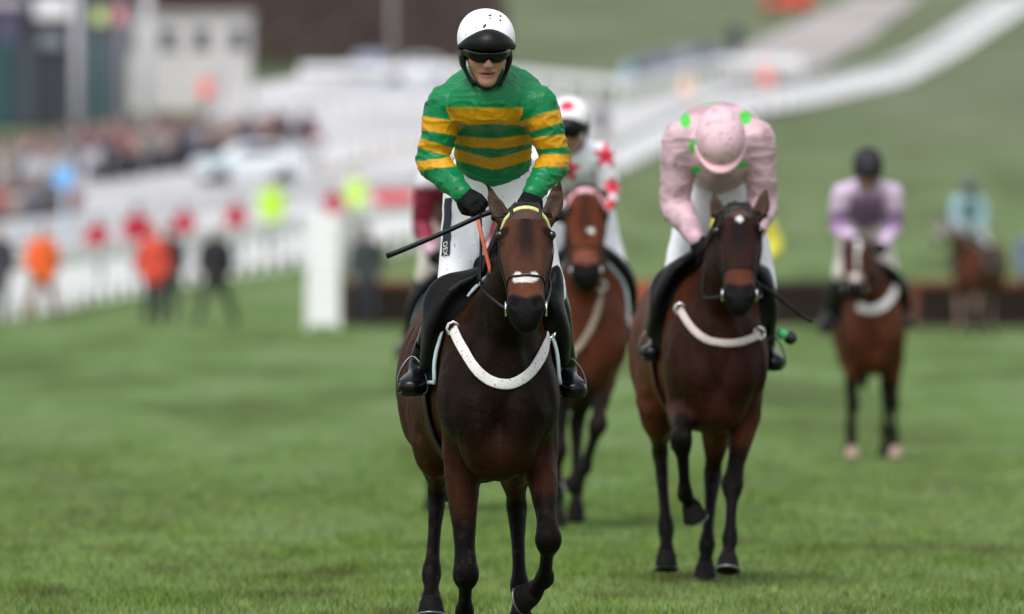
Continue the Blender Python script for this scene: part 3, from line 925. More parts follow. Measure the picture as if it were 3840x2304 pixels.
    # ---- boots, gloves
    for s in (0, 1):
        V, Q = sdf_mesh(inflate([shins[s]], .008) + inflate([feet[s]], .005), h * 1.1, smooth=1)
        bt = link('boot', np_mesh('boot', V, Q), boot_mat or M_BOOT, root)
        Fp = feet[s][1]
        sole = [(*(p[:3] - np.array((0, 0, p[4] + .004))), p[3] * .95, .008) for p in Fp[::3]]
        VV, QQ = sdf_mesh([chain(sole, side=(1, 0, 0), k=.01, sub=2)], h * 1.1, smooth=1)
        link('sole', np_mesh('sole', VV, QQ), mat('boot_sole', (.006, .006, .006), rough=.8), bt)
        if gloves:
            hh = hl if s == 0 else hr
            w = J['wl'] if s == 0 else J['wr']; e = J['el'] if s == 0 else J['er']
            cuff = chain([(*m(w, e, .10), .036), (*w, .034)], k=.01)
            VV, QQ = sdf_mesh(inflate(hh, .003) + [cuff], max(h * .75, .005), smooth=1)
            link('glove', np_mesh('glove', VV, QQ), M_GLOVE, root)
            # knitted sleeve cuff
            VV, QQ = sdf_mesh([chain([(*m(w, e, .10), .045, .045), (*m(w, e, .0), .043, .043)], k=.01)], h, smooth=1)
            cc = jersey(VV, np.full(len(VV), 1 + s), np.zeros_like(VV))
            link('cuff', np_mesh('cuff', VV, QQ, cc), M_SILK, root)
    # collar
    nb = m(sh, hc, .24) - fwd * .0; nt_ = m(sh, hc, .50) - fwd * .0
    VV, QQ = sdf_mesh([chain([(*nb, .085, .08), (*nt_, .074, .07)], side=axs, k=.02)], h, smooth=1)
    link('collar', np_mesh('collar', VV, QQ, jersey(VV, np.zeros(len(VV)), np.zeros_like(VV))), M_SILK, root)
    # ---- headgear
    hm = make_helmet(root, R, hc, hs, helm, peak_col, h, specks=specks, seed=seed, peak_len=.030 if peak_col is None else .034, zf=.100 if peak_col is None else .035, zo=.036 if peak_col is None else .022)
    if goggles:
        gp = [chain([(-.082, -.03, .004, .020, .010), (-.058, -.083, .003, .024, .012), (-.03, -.106, -.001, .025, .010), (0, -.114, .008, .017, .010), (.03, -.106, -.001, .025, .010), (.058, -.083, .003, .024, .012), (.082, -.03, .004, .020, .010)], side=(0, 0, 1), k=.006, sub=3, R=R, c=hc, sc=hs)]
        VV, QQ = sdf_mesh(gp, max(h * .6, .004), smooth=1)
        link('goggles', np_mesh('goggles', VV, QQ), M_GOG, root)
    return root, bb, br_

# ------------------------------------------------------------------ nearest horse and rider
def frame(cx, d):
    return ((cx - 1920.0) * d / F, d, 0.0)

def ground_row(d): return HOR + HC * F / d

L1 = frame(1870, DM)
legs1 = [('f', ((-.13, .30, 1.02), (-.155, .30, .76), (-.136, .19, .285), (-.142, .33, .13), (-.142, .36, .055), ((0, .45, -1), (0, -1, -.4)))),
         ('f', ((.15, .26, 1.02), (.172, .22, .78), (.205, -.02, .434), (.19, .20, .27), (.145, .27, .215), ((-.8, .6, -.25), (-.35, .2, -.9)))),
         ('h', ((-.25, 1.42, 1.08), (-.27, 1.25, .86), (-.264, 1.60, .60), (-.287, 1.45, .255), (-.288, 1.38, .14), ((0, -.3, -1), (0, -1, -.2)))),
         ('h', ((-.0, 1.42, 1.08), (.06, 1.2, .84), (.075, 1.5, .54), (.088, 1.30, .20), (.092, 1.24, .09), ((0, -.3, -1), (0, -1, -.2))))]
br1 = [(-.185, 1.30), (-.165, 1.255), (-.13, 1.195), (-.085, 1.13), (-.035, 1.09), (.02, 1.075), (.075, 1.085), (.13, 1.125), (.17, 1.18), (.195, 1.24), (.205, 1.29)]
horse1, bvh1, sh1 = make_horse('racehorse', 'dark bay racehorse nearest the camera with white breast girth and yellow browband', L1, h=.0085, shift=-.16, wide=.92,
    legs=legs1, marks=((-.004, -.385, .045, .020), (-.034, -.368, .016, .022), (.036, -.37, .016, .022)),
    coat=dict(body=(.040, .0130, .0062), dark=(.0058, .0029, .0020)),
    tack=dict(flap=(((-.165, .34, 1.385), (.15, .075, .155), (0, -40, 0)), ((-.245, .40, 1.24), (.07, .07, .16), (0, -12, 0)), ((.215, .36, 1.38), (.05, .09, .19), (0, 8, 0))), brow=(.55, .58, .22), breast=br1, bw=.043, feet=((-.36, .47, 1.07), (.30, .47, 1.06)),
              hands=((-.075, .02, 1.78), (.13, .03, 1.80)), rubber=[(-.085, -.06, 1.75), (-.068, -.09, 1.68), (-.038, -.11, 1.56), (-.022, -.12, 1.50)]))

GREEN, GOLD = (.0, .165, .050), (.56, .27, .006)
def jersey1(V, part, N):
    px = 1870 + 910 * V[:, 0]; py = 2420 - 905 * V[:, 2]
    C = np.tile(np.array(GREEN), (len(V), 1)) * (0.92 + .16 * vnoise(V, 9))[:, None]
    wob = 5 * (vnoise(V, 7) - .5)
    def band(y, a, b): return sstep(a - 3, a + 3, y) * sstep(b + 3, b - 3, y)
    u = np.abs(px - 1850) / 150.0
    t = part == 0
    y = py + wob
    g = np.zeros(len(V))
    g = np.where(t, np.maximum.reduce([band(y, 412, 474), band(y + 18 * u ** 2, 524, 562), band(y + 38 * u ** 1.3, 598, 640)]), g)
    yl = y - .16 * (px - 1650)
    yl2 = y - .30 * (px - 1620); yl3 = y + .12 * (px - 1640)
    g = np.where(part == 1, np.maximum.reduce([band(yl, 455, 508), band(yl2, 540, 576), band(yl3, 604, 640)]), g)
    yr = y + .28 * (px - 2050)
    g = np.where(part == 2, np.maximum.reduce([band(yr, 432, 486), band(y + .1 * (px - 2050), 520, 566), band(y + .02 * (px - 2050), 588, 636)]), g)
    C = mixc(C, GOLD, g)
    sp = vnoise(V, 70)
    C = mixc(C, (.03, .02, .012), sstep(.90, .94, sp) * .8)
    return C

J1 = dict(head=(-.052, .18, 2.455), sl=(-.222, .33, 2.235), sr=(.165, .33, 2.235), el=(-.277, .34, 2.00), er=(.235, .34, 2.00),
          wl=(-.150, .14, 1.862), wr=(.140, .14, 1.862), hl=(-.085, .06, 1.815), hr=(.115, .05, 1.80), pel=(-.02, .66, 1.93),
          kl=(-.185, .44, 1.47), kr=(.205, .44, 1.47), al=(-.325, .62, 1.15), ar=(.275, .62, 1.14), tl=(-.37, .43, 1.06), tr=(.315, .43, 1.05),
          nl=(-.2, -.9, .5), nr=(.2, -.9, .5))
rider1, bb1, breech1 = make_rider('person', 'jockey in green jersey with gold hoops, white helmet and dark goggles, standing in the stirrups', L1, J1, jersey1,
    cap_cover((.87, .87, .90), (.45, .43, .42), .12), h=.006, head_pitch=14, head_yaw=5, hs=1.1, specks=12, folds=.0058, hem=.06, hump=((-.028, .42, 2.265), (.215, .13, .14)))

# whip, breeches panel with lettering
def sweep(name, label, pts, r, m, cat, parent_loc):
    o = link(name, py_mesh(name, *tube(pts, r, n=8)), m, None, parent_loc)
    return tag(o, label, cat)
sweep('whip', 'black whip held out to the left by the jockey in green and gold', [(-.462, -.05, 1.603), (-.36, -.03, 1.643), (-.2, .0, 1.712), (-.085, .02, 1.765), (-.02, .03, 1.79)], [.012, .0105, .010, .0105, .012], M_BLACKP, 'whip', L1)
def thigh_hit(px, py, bb=bb1):
    hit = bb.ray_cast(Vector(((px - 1870) / 910, -1, (2420 - py) / 905)), Vector((0, 1, 0)))
    return (np.array(hit[0]), np.array(hit[1])) if hit[0] is not None else None
PP, NN = [], []
for py in np.linspace(752, 968, 10):
    left = None
    for px in range(1560, 1800, 3):
        hq = thigh_hit(px, py)
        if hq is not None: left = px; break
    if left is None: continue
    hq = thigh_hit(left + 22, py)
    PP.append(hq[0] + hq[1] * .002); NN.append(hq[1] if hq[1][1] < 0 else -hq[1])
if len(PP) > 3:
    pn = link('sponsor_panel', py_mesh('sponsor_panel', *ribbon(PP, NN, .045, .003)), mat('navy_panel', (.012, .018, .035), rough=.6), breech1)
    i = len(PP) - 2
    tx = bpy.data.curves.new('letters', 'FONT'); tx.body = 'DEX'; tx.size = .034; tx.extrude = .001; tx.align_x = 'CENTER'; tx.align_y = 'CENTER'
    to_ = bpy.data.objects.new('tmp_text', tx); COL.objects.link(to_)
    dg = bpy.context.evaluated_depsgraph_get(); dg.update()
    tm_ = bpy.data.meshes.new_from_object(to_.evaluated_get(dg)); bpy.data.objects.remove(to_)
    lo_ = link('lettering', tm_, mat('white_print', (.75, .75, .75), rough=.7), pn)
    n_ = Vector(NN[i]).normalized(); dn = Vector((PP[i] - PP[i - 1])).normalized()
    sx = n_.cross(dn) * -1
    up = n_.cross(dn).normalized()
    M = Matrix((dn, up, n_)).transposed().to_4x4(); M.translation = Vector(PP[i]) + n_ * .006
    lo_.matrix_local = M

# ------------------------------------------------------------------ the other horses and riders
def spots(V, C, centres, col, s, cx, g, soft=.25):
    px = cx + s * V[:, 0]; py = g - s * V[:, 2]
    for x, y, rx, ry in centres:
        d = np.hypot((px - x) / rx, (py - y) / ry)
        C = mixc(C, col, sstep(1 + soft, 1 - soft, d))
    return C

# pink: bay horse cantering behind on the right, jockey bent over
S2, CX2 = 778.0, 2690.0; D2 = F / S2; G2 = ground_row(D2); L2 = frame(CX2, D2)
legs2 = [('f', ((-.13, .28, 1.08), (-.165, .2, .86), (-.171, -.14, .72), (-.155, .0, .455), (-.125, .05, .40), ((.3, .35, -.9), (0, -.9, -.35)))),
         ('f', ((.14, .28, 1.08), (.14, .28, .84), (.075, .10, .505), (.06, -.05, .245), (.05, -.10, .15), ((-.05, -.40, -.92), (0, -1, .3)))),
         ('h', ((-.25, 1.42, 1.13), (-.27, 1.25, .9), (-.255, 1.58, .63), (-.228, 1.38, .26), (-.228, 1.31, .13))),
         ('h', ((-.02, 1.42, 1.13), (.03, 1.05, .88), (-.0, 1.2, .53), (-.035, .88, .19), (-.045, .84, .085)))]
horse2, bvh2, sh2 = make_horse('racehorse', 'dark bay racehorse with small white star and thin pale breast girth, ridden in pink', L2, h=.012, dz=.085,
    poll=(.096, -.27, 1.80), pitch=38, legs=legs2, marks=((.004, -.115, .017, .022),), ears=((-.128, -.02, .13), (.138, -.02, .13)),
    coat=dict(body=(.075, .0215, .0090), dark=(.0170, .0062, .0036), face=(.022, .0085, .0062), nose=(.085, .027, .015), kz=.52),
    tack=dict(breast=[(-.175, 1.345), (-.145, 1.29), (-.10, 1.235), (-.05, 1.20), (.0, 1.187), (.06, 1.184), (.12, 1.192), (.175, 1.21), (.2, 1.23)], bw=.036, breast_col=(.55, .48, .46),
              feet=((-.31, .47, 1.145), (.275, .47, 1.10)), hands=((-.06, .0, 1.61), (.14, .0, 1.62)), trim=.004, trim_mat=M_LEATH,
              cy=(.3, .7), ct=1.1, flap=(((-.18, .36, 1.39), (.13, .07, .17), (0, -30, 0)), ((-.25, .42, 1.24), (.06, .07, .15), (0, -10, 0)), ((.215, .36, 1.38), (.05, .08, .17), (0, 10, 0)))))
sp_ = link('stirrup_pad', np_mesh('stirrup_pad', *sdf_mesh([ell((.325, .5, 1.225), (.03, .03, .028), k=.01)], .008)), mat('green_rubber', (.10, .55, .22), rough=.5), horse2)
sp_ = link('stirrup_pad', np_mesh('stirrup_pad', *sdf_mesh([ell((.365, .52, 1.205), (.034, .04, .034), k=.01)], .008)), mat('black_rubber', (.012, .02, .016), rough=.5), horse2)
PINK = (.60, .405, .465)
def jersey2(V, part, N):
    C = np.tile(np.array(PINK), (len(V), 1))
    C = mixc(C, (.30, .19, .21), sstep(.42, .8, vnoise(V, 16)) * .6)
    C = mixc(C, (.20, .13, .12), sstep(.84, .92, vnoise(V, 55)) * .6)
    return spots(V, C, [(2572, 452, 20, 30), (2798, 440, 23, 27), (2600, 548, 14, 25), (2665, 376, 26, 14), (2612, 636, 20, 14), (2785, 618, 18, 14)], (.07, .52, .06), S2, CX2, G2)
J2 = dict(head=(.013, -.03, 2.145), sl=(-.175, .20, 2.175), sr=(.195, .20, 2.175), el=(-.20, .28, 1.85), er=(.225, .28, 1.86), wl=(-.10, .06, 1.69), wr=(.175, .08, 1.69),
          hl=(-.06, .0, 1.62), hr=(.14, .02, 1.62), pel=(.02, .66, 1.99), kl=(-.185, .44, 1.47), kr=(.22, .44, 1.47), al=(-.27, .62, 1.2), ar=(.245, .62, 1.17),
          tl=(-.315, .44, 1.135), tr=(.285, .44, 1.085), nl=(-.5, -.8, .3), nr=(.5, -.8, .3))
rider2, bb2, _ = make_rider('person', 'jockey in pale pink jersey with bright green spots, pink cap bowed down over the horse', L2, J2, jersey2, cap_cover((.70, .47, .53), (.26, .18, .18), .35),
    h=.009, head_pitch=62, hs=1.1, peak_col=(.78, .47, .52), specks=9, folds=.004, thigh=.84, sleeve_bag=.026, goggles=False, seed=5, hump=((.015, .30, 2.20), (.215, .15, .15)))
sweep('whip', 'black whip pointing down right past the boot of the jockey in pink', [(.15, -.05, 1.50), (.19, -.03, 1.475), (.30, .0, 1.40), (.40, .03, 1.32), (.46, .05, 1.283)], [.011, .010, .009, .009, .010], M_BLACKP, 'whip', L2)

# white jersey with red stars, behind the leader's shoulder
S3, CX3 = 640.0, 2200.0; D3 = F / S3; G3 = ground_row(D3); L3 = frame(CX3, D3)
legs3 = [('f', ((.13, .28, 1.1), (.095, .22, .92), (.065, -.10, .62), (-.01, .08, .365), (-.05, .13, .30), ((-.6, .5, -.6), (-.3, -.4, -.8)))),
         ('f', ((-.14, .28, 1.1), (-.16, .3, .88), (-.17, .25, .47), (-.17, .3, .2), (-.17, .28, .08))),
         ('h', ((.06, 1.42, 1.18), (.02, 1.25, .93), (-.05, 1.5, .62), (-.052, 1.32, .22), (-.055, 1.27, .1))),
         ('h', ((-.2, 1.42, 1.18), (-.23, 1.25, .93), (-.22, 1.55, .6), (-.2, 1.42, .22), (-.2, 1.37, .08)))]
horse3, bvh3, sh3 = make_horse('racehorse', 'reddish bay racehorse with pink browband, half hidden behind the leading horse', L3, h=.013, dz=.12, shift=-.05, legg=1.15,
    poll=(-.008, -.27, 1.965), pitch=30, hscale=1.08, legs=legs3, marks=((.03, -.275, .018, .016),), ears=((-.10, .10, .05), (.10, .10, .05)),
    coat=dict(body=(.135, .037, .015), dark=(.080, .023, .011), face=(.11, .030, .014), nose=(.16, .055, .035), leg=(.014, .011, .011), kz=.80),
    tack=dict(brow=(.72, .36, .42), brow_w=.034, breast=[(.085, 1.43), (.072, 1.33), (.045, 1.23), (0, 1.14), (-.05, 1.07), (-.1, 1.03)], bw=.04, breast_col=(.36, .29, .22),
              feet=((-.3, .47, 1.17), (.26, .47, 1.15)), hands=((-.09, .03, 1.84), (.06, .03, 1.84)), cloth_mat=mat('white_number_cloth', (.55, .56, .6), rough=.8, noise=.3, nscale=9)))
def star(px, py, x, y, r, a=0.0):
    th = np.arctan2(py - y, px - x) + a; d = np.hypot(px - x, py - y)
    k = np.abs((th / (2 * np.pi / 5)) % 1 - .5) * 2
    return sstep(1.12, .88, d / (r * (.45 + .55 * k)))
def jersey3(V, part, N):
    px = CX3 + S3 * V[:, 0]; py = G3 - S3 * V[:, 2]
    C = np.tile(np.array((.82, .82, .88)), (len(V), 1))
    for x, y, r in ((2272, 583, 48), (2298, 700, 42), (2130, 635, 50), (2290, 770, 34)):
        C = mixc(C, (.62, .02, .05), star(px, py, x, y, r, .3))
    return C
def helm3(P):
    C = np.tile(np.array((.80, .79, .83)), (len(P), 1))
    return mixc(C, (.65, .03, .07), sstep(1.2, .8, np.hypot((P[:, 0] - .0) / .04, (P[:, 1] + .04) / .04)) * (P[:, 2] > .1))
J3 = dict(head=(-.10, .12, 2.365), sl=(-.26, .32, 2.20), sr=(.085, .36, 2.20), el=(-.31, .36, 1.98), er=(.135, .38, 1.99), wl=(-.16, .14, 1.88), wr=(.105, .12, 1.87),
          hl=(-.10, .05, 1.85), hr=(.06, .05, 1.84), pel=(-.06, .70, 1.98), kl=(-.21, .44, 1.58), kr=(.165, .44, 1.56), al=(-.28, .62, 1.28), ar=(.205, .62, 1.24),
          tl=(-.31, .44, 1.16), tr=(.255, .44, 1.13))
make_rider('person', 'jockey in white jersey with red stars and white cap, just behind the leader\'s shoulder', L3, J3, jersey3, helm3, h=.011, head_pitch=26, head_yaw=-8, folds=.006, seed=8, goggles=True)

# lilac jersey, further back on the right
S4, CX4 = 477.0, 3280.0; D4 = F / S4; L4 = frame(CX4, D4); G4 = ground_row(D4)
legs4 = [('f', ((-.14, .28, 1.05), (-.17, .3, .82), (-.165, .18, .44), (-.17, .14, .2), (-.175, .09, .085))),
         ('f', ((.15, .28, 1.05), (.17, .3, .82), (.15, .22, .45), (.163, .2, .2), (.168, .16, .085))),
         ('h', ((-.16, 1.42, 1.1), (-.16, 1.25, .88), (-.15, 1.58, .6), (-.15, 1.42, .22), (-.15, 1.37, .08))),
         ('h', ((.12, 1.42, 1.1), (.13, 1.25, .88), (.13, 1.58, .6), (.13, 1.42, .22), (.13, 1.37, .08)))]
M_HOOFP = M_HOOF
horse4, _, _ = make_horse('racehorse', 'bay racehorse with white blaze and broad white breast girth, ridden in lilac and purple', L4, h=.017, shift=-.02,
    poll=(-.14, -.25, 1.70), pitch=44, roll=6, legs=legs4, marks=((0, -.10, .022, .045), (0, -.24, .010, .13), (0, -.42, .028, .04)), ears=((-.09, .06, .07), (.09, .06, .07)),
    coat=dict(body=(.085, .025, .011), dark=(.065, .020, .009), face=(.062, .02, .011), nose=(.25, .16, .14), kz=.50), detail=False,
    tack=dict(breast=[(-.13, 1.21), (-.06, 1.185), (.01, 1.19), (.08, 1.225), (.14, 1.29), (.18, 1.36)], bw=.062, breast_col=(.72, .70, .70),
              feet=((-.37, .47, 1.04), (.28, .47, 1.08)), hands=((-.1, .02, 1.68), (.03, .02, 1.66)), trim=.004, trim_mat=M_LEATH))
for o in [c for c in horse4.children if c.name.startswith('hoof')][:2]:
    o.data.materials.clear(); o.data.materials.append(mat('pale_hoof', (.36, .25, .20), rough=.6, noise=.2, nscale=20))
def jersey4(V, part, N):
    C = np.tile(np.array((.60, .45, .62)), (len(V), 1))
    dark = np.where(part == 0, sstep(.16, .12, np.abs(V[:, 0] + .05)) * sstep(2.13, 2.06, V[:, 2]), sstep(1.98, 1.95, V[:, 2]) * sstep(1.80, 1.84, V[:, 2]))
    return mixc(C, (.24, .13, .28), dark * .9)
J4 = dict(head=(-.05, .10, 2.285), sl=(-.245, .30, 2.10), sr=(.145, .30, 2.10), el=(-.285, .35, 1.84), er=(.165, .35, 1.84), wl=(-.14, .12, 1.72), wr=(.07, .12, 1.70),
          hl=(-.1, .03, 1.69), hr=(.03, .03, 1.67), pel=(-.05, .68, 1.88), kl=(-.24, .44, 1.48), kr=(.13, .44, 1.48), al=(-.34, .62, 1.14), ar=(.23, .62, 1.16),
          tl=(-.38, .44, 1.03), tr=(.29, .44, 1.07))
make_rider('person', 'jockey in pale lilac jersey with purple front and sleeve bands, black cap', L4, J4, jersey4, (.012, .012, .018), h=.014, head_pitch=38, folds=.006,
           breech=(.62, .58, .52), goggles=False, sleeve_bag=.02, hump=((-.05, .34, 2.10), (.19, .13, .12)))

# maroon jersey, hidden behind the leader
S5, CX5 = 600.0, 1700.0; D5 = F / S5; L5 = frame(CX5, D5)
legs5 = [('f', ((-.13, .28, 1.0), (-.13, .3, .78), (-.125, .2, .43), (-.13, .2, .19), (-.13, .17, .08))),
         ('f', ((.12, .28, 1.0), (.09, .3, .78), (.06, .2, .43), (.06, .2, .19), (.06, .17, .08))),
         ('h', ((-.15, 1.42, 1.05), (-.14, 1.25, .85), (-.12, 1.55, .58), (-.12, 1.4, .2), (-.12, 1.36, .08))),
         ('h', ((.1, 1.42, 1.05), (.09, 1.25, .85), (.07, 1.55, .58), (.07, 1.4, .2), (.07, 1.36, .08)))]
make_horse('racehorse', 'almost black racehorse hidden behind the leader, ridden by the jockey in maroon', L5, h=.019, dz=-.04, shift=0, poll=(.1, -.25, 1.50), pitch=52, legs=legs5,
    coat=dict(body=(.02, .012, .011), dark=(.014, .009, .009)), detail=False, ears=((-.1, .03, .1), (.1, .03, .1)),
    tack=dict(feet=((-.32, .47, .98), (.28, .47, .98)), trim=.006))
def jersey5(V, part, N):
    C = np.tile(np.array((.20, .018, .045)), (len(V), 1))
    white = np.where(part == 0, 0., sstep(2.02, 2.06, V[:, 2]))
    low = np.where(part == 0, 0., sstep(1.72, 1.68, V[:, 2]))
    C = mixc(C, (.62, .60, .66), white)
    return mixc(C, (.58, .42, .50), low * .8)
J5 = dict(head=(.02, -.02, 2.22), sl=(-.165, .18, 2.07), sr=(.165, .18, 2.07), el=(-.20, .28, 1.80), er=(.215, .26, 1.78), wl=(-.14, .06, 1.63), wr=(.20, .05, 1.62),
          hl=(-.08, .0, 1.60), hr=(.14, .0, 1.60), pel=(0, .68, 1.84), kl=(-.165, .44, 1.50), kr=(.16, .44, 1.50), al=(-.27, .62, 1.10), ar=(.24, .62, 1.10),
          tl=(-.315, .44, .99), tr=(.28, .44, .99))
make_rider('person', 'jockey in maroon jersey with white shoulders, partly hidden behind the leading horse', L5, J5, jersey5, (.6, .6, .62), h=.014, head_pitch=50, breech=(.60, .55, .47), goggles=False)

# yellow jersey, behind the jockey in pink
S6, CX6 = 350.0, 2775.0; D6 = F / S6; L6 = frame(CX6, D6)
def legset(dx=0.0):
    return [('f', ((-.13, .28, 1.05), (-.15, .3, .82), (-.14, .2, .45), (-.14, .18, .2), (-.14, .14, .085))),
            ('f', ((.13, .28, 1.05), (.15, .3, .82), (.14, .1, .52), (.13, .25, .32), (.13, .3, .24), ((0, .6, -.8), (0, -.8, -.6)))),
            ('h', ((-.15 + dx, 1.42, 1.1), (-.15 + dx, 1.25, .88), (-.14 + dx, 1.58, .6), (-.14 + dx, 1.42, .22), (-.14 + dx, 1.37, .08))),
            ('h', ((.12 + dx, 1.42, 1.1), (.13 + dx, 1.25, .88), (.13 + dx, 1.5, .6), (.13 + dx, 1.3, .22), (.13 + dx, 1.25, .08)))]
make_horse('racehorse', 'dark racehorse behind the pink jockey\'s horse, ridden in yellow', L6, h=.026, poll=(-.05, -.25, 1.48), pitch=50, shift=-.03, legs=legset(), detail=False,
    coat=dict(body=(.05, .02, .012), dark=(.03, .014, .01)), ears=((-.1, .03, .1), (.1, .03, .1)), tack=dict(feet=((-.32, .47, 1.06), (.28, .47, 1.06))))
def plainj(c):
    return lambda V, part, N: np.tile(np.array(c), (len(V), 1))
J6 = dict(head=(.0, -.02, 2.24), sl=(-.19, .18, 2.05), sr=(.19, .18, 2.05), el=(-.36, .28, 1.78), er=(.36, .26, 1.72), wl=(-.2, .06, 1.60), wr=(.26, .05, 1.56),
          hl=(-.08, .0, 1.60), hr=(.14, .0, 1.58), pel=(0, .68, 1.84), kl=(-.165, .44, 1.50), kr=(.16, .44, 1.50), al=(-.27, .62, 1.15), ar=(.24, .62, 1.15),
          tl=(-.315, .44, 1.05), tr=(.28, .44, 1.05))
make_rider('person', 'jockey in bright yellow jersey showing on both sides of the pink jockey\'s horse', L6, J6, plainj((.70, .62, .06)), (.02, .02, .02), h=.02, head_pitch=50, goggles=False, sleeve_bag=.06, hump=((.0, .30, 2.0), (.26, .15, .16)))

# ------------------------------------------------------------------ the ground: level turf rising to a hill
_td = np.array([0, 60, 100, 125, 150, 190, 215, 240, 280, 330, 400, 500, 650, 850, 1100, 1500, 2200, 3200.])
_tr = {190: 1245, 215: 1195, 240: 1130, 280: 1000, 330: 845, 400: 645, 500: 425, 650: 205, 850: 20, 1100: -130}
_tz = np.array([0, 0, .0, .03, .12] + [HC - (_tr[int(d)] - HOR) * d / F for d in _td[5:15]] + [44., 60., 70.])
_dd = np.arange(0, 3200, 2.0)
_zz = np.interp(_dd, _td, _tz)
_k = np.hanning(27); _k /= _k.sum()
_zz = np.convolve(np.pad(_zz, 13, mode='edge'), _k, mode='valid')
def tz(d): return np.interp(d, _dd, _zz)
_rd = np.arange(50, 2000, .5); _rr = HOR + (HC - tz(_rd)) * F / _rd
def dist_at(py):
    i = np.argmax(_rr <= py)
    return float(_rd[i])
def G(px, py, up=0.0):
    """ground point seen at photo pixel"""
    d = dist_at(py)
    return np.array([(px - 1920) * d / F, d, tz(d) + up])

def turf_material():
    m = bpy.data.materials.new('turf'); m.use_nodes = True
    nt = m.node_tree; b = nt.nodes['Principled BSDF']
    b.inputs['Roughness'].default_value = .9; b.inputs['Specular IOR Level'].default_value = .1
    tc = nt.nodes.new('ShaderNodeTexCoord')
    def noise(scale, st, det=4, dist=.4):
        mp = nt.nodes.new('ShaderNodeMapping'); mp.inputs['Scale'].default_value = st
        nt.links.new(tc.outputs['Object'], mp.inputs['Vector'])
        n = nt.nodes.new('ShaderNodeTexNoise'); n.inputs['Scale'].default_value = scale; n.inputs['Detail'].default_value = det; n.inputs['Distortion'].default_value = dist
        nt.links.new(mp.outputs[0], n.inputs['Vector'])
        return n.outputs['Fac']
    def ramp(f, stops):
        r = nt.nodes.new('ShaderNodeValToRGB')
        e = r.color_ramp.elements
        e[0].position, e[0].color = stops[0][0], (*stops[0][1], 1)
        e[1].position, e[1].color = stops[-1][0], (*stops[-1][1], 1)
        for p, c in stops[1:-1]:
            k = e.new(p); k.color = (*c, 1)
        nt.links.new(f, r.inputs['Fac']); return r.outputs[0]
    def mix(f, a, c2, mode='MIX'):
        x = nt.nodes.new('ShaderNodeMix'); x.data_type = 'RGBA'; x.blend_type = mode
        if isinstance(f, float): x.inputs['Factor'].default_value = f
        else: nt.links.new(f, x.inputs['Factor'])
        nt.links.new(a, x.inputs[6]); nt.links.new(c2, x.inputs[7]); return x.outputs[2]
    broad = ramp(noise(1.0, (.5, .06, 1), 5), [(.39, (.052, .074, .017)), (.46, (.076, .120, .028)), (.53, (.106, .176, .050)), (.61, (.140, .190, .084))])
    mid = ramp(noise(1.0, (2.6, .35, 1), 5), [(.34, (.050, .078, .014)), (.45, (.085, .138, .031)), (.55, (.110, .184, .054)), (.66, (.142, .188, .090))])
    fine = ramp(noise(1.0, (14, 2.2, 1), 4), [(.25, (.3, .33, .25)), (.5, (.5, .5, .5)), (.75, (.68, .66, .66))])
    col = mix(.38, broad, mid)
    col = mix(.55, col, fine, 'OVERLAY')
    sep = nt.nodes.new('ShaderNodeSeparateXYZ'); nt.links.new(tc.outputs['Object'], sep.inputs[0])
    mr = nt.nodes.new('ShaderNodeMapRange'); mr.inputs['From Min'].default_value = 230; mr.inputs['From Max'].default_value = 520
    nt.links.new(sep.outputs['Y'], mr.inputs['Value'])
    past = ramp(noise(1.0, (.10, .012, 1), 4), [(.3, (.088, .108, .060)), (.5, (.115, .140, .082)), (.7, (.155, .165, .112))])   # paler, greyer hill grass: distance haze painted into the turf colour
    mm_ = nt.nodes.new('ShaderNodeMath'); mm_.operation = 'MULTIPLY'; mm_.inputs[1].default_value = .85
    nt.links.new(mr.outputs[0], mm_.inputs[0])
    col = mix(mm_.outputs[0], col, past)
    nt.links.new(col, b.inputs['Base Color'])
    bp = nt.nodes.new('ShaderNodeBump'); bp.inputs['Strength'].default_value = .5; bp.inputs['Distance'].default_value = .04
    nt.links.new(noise(1.0, (9, 4, 9), 5), bp.inputs['Height']); nt.links.new(bp.outputs[0], b.inputs['Normal'])
    return m
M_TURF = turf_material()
dr = np.concatenate([np.linspace(8, 44, 8), np.linspace(46, 120, 60), np.linspace(124, 700, 120), np.linspace(720, 3100, 60)])
xs = np.sinh(np.linspace(-6.2, 6.2, 81)) * 5.0
V = np.array([[x, d, tz(d)] for d in dr for x in xs])
Q = np.array([(i * 81 + j, i * 81 + j + 1, (i + 1) * 81 + j + 1, (i + 1) * 81 + j) for i in range(len(dr) - 1) for j in range(80)])
V[:, 2] += np.where(V[:, 1] > 150, .25, .0) * (vnoise(V, .05) - .5) * np.clip((V[:, 1] - 150) / 200, 0, 1)
gr = link('ground', np_mesh('ground', V, Q), M_TURF); tag(gr, 'green racecourse turf rising to a grassy hill behind', None, kind='structure')

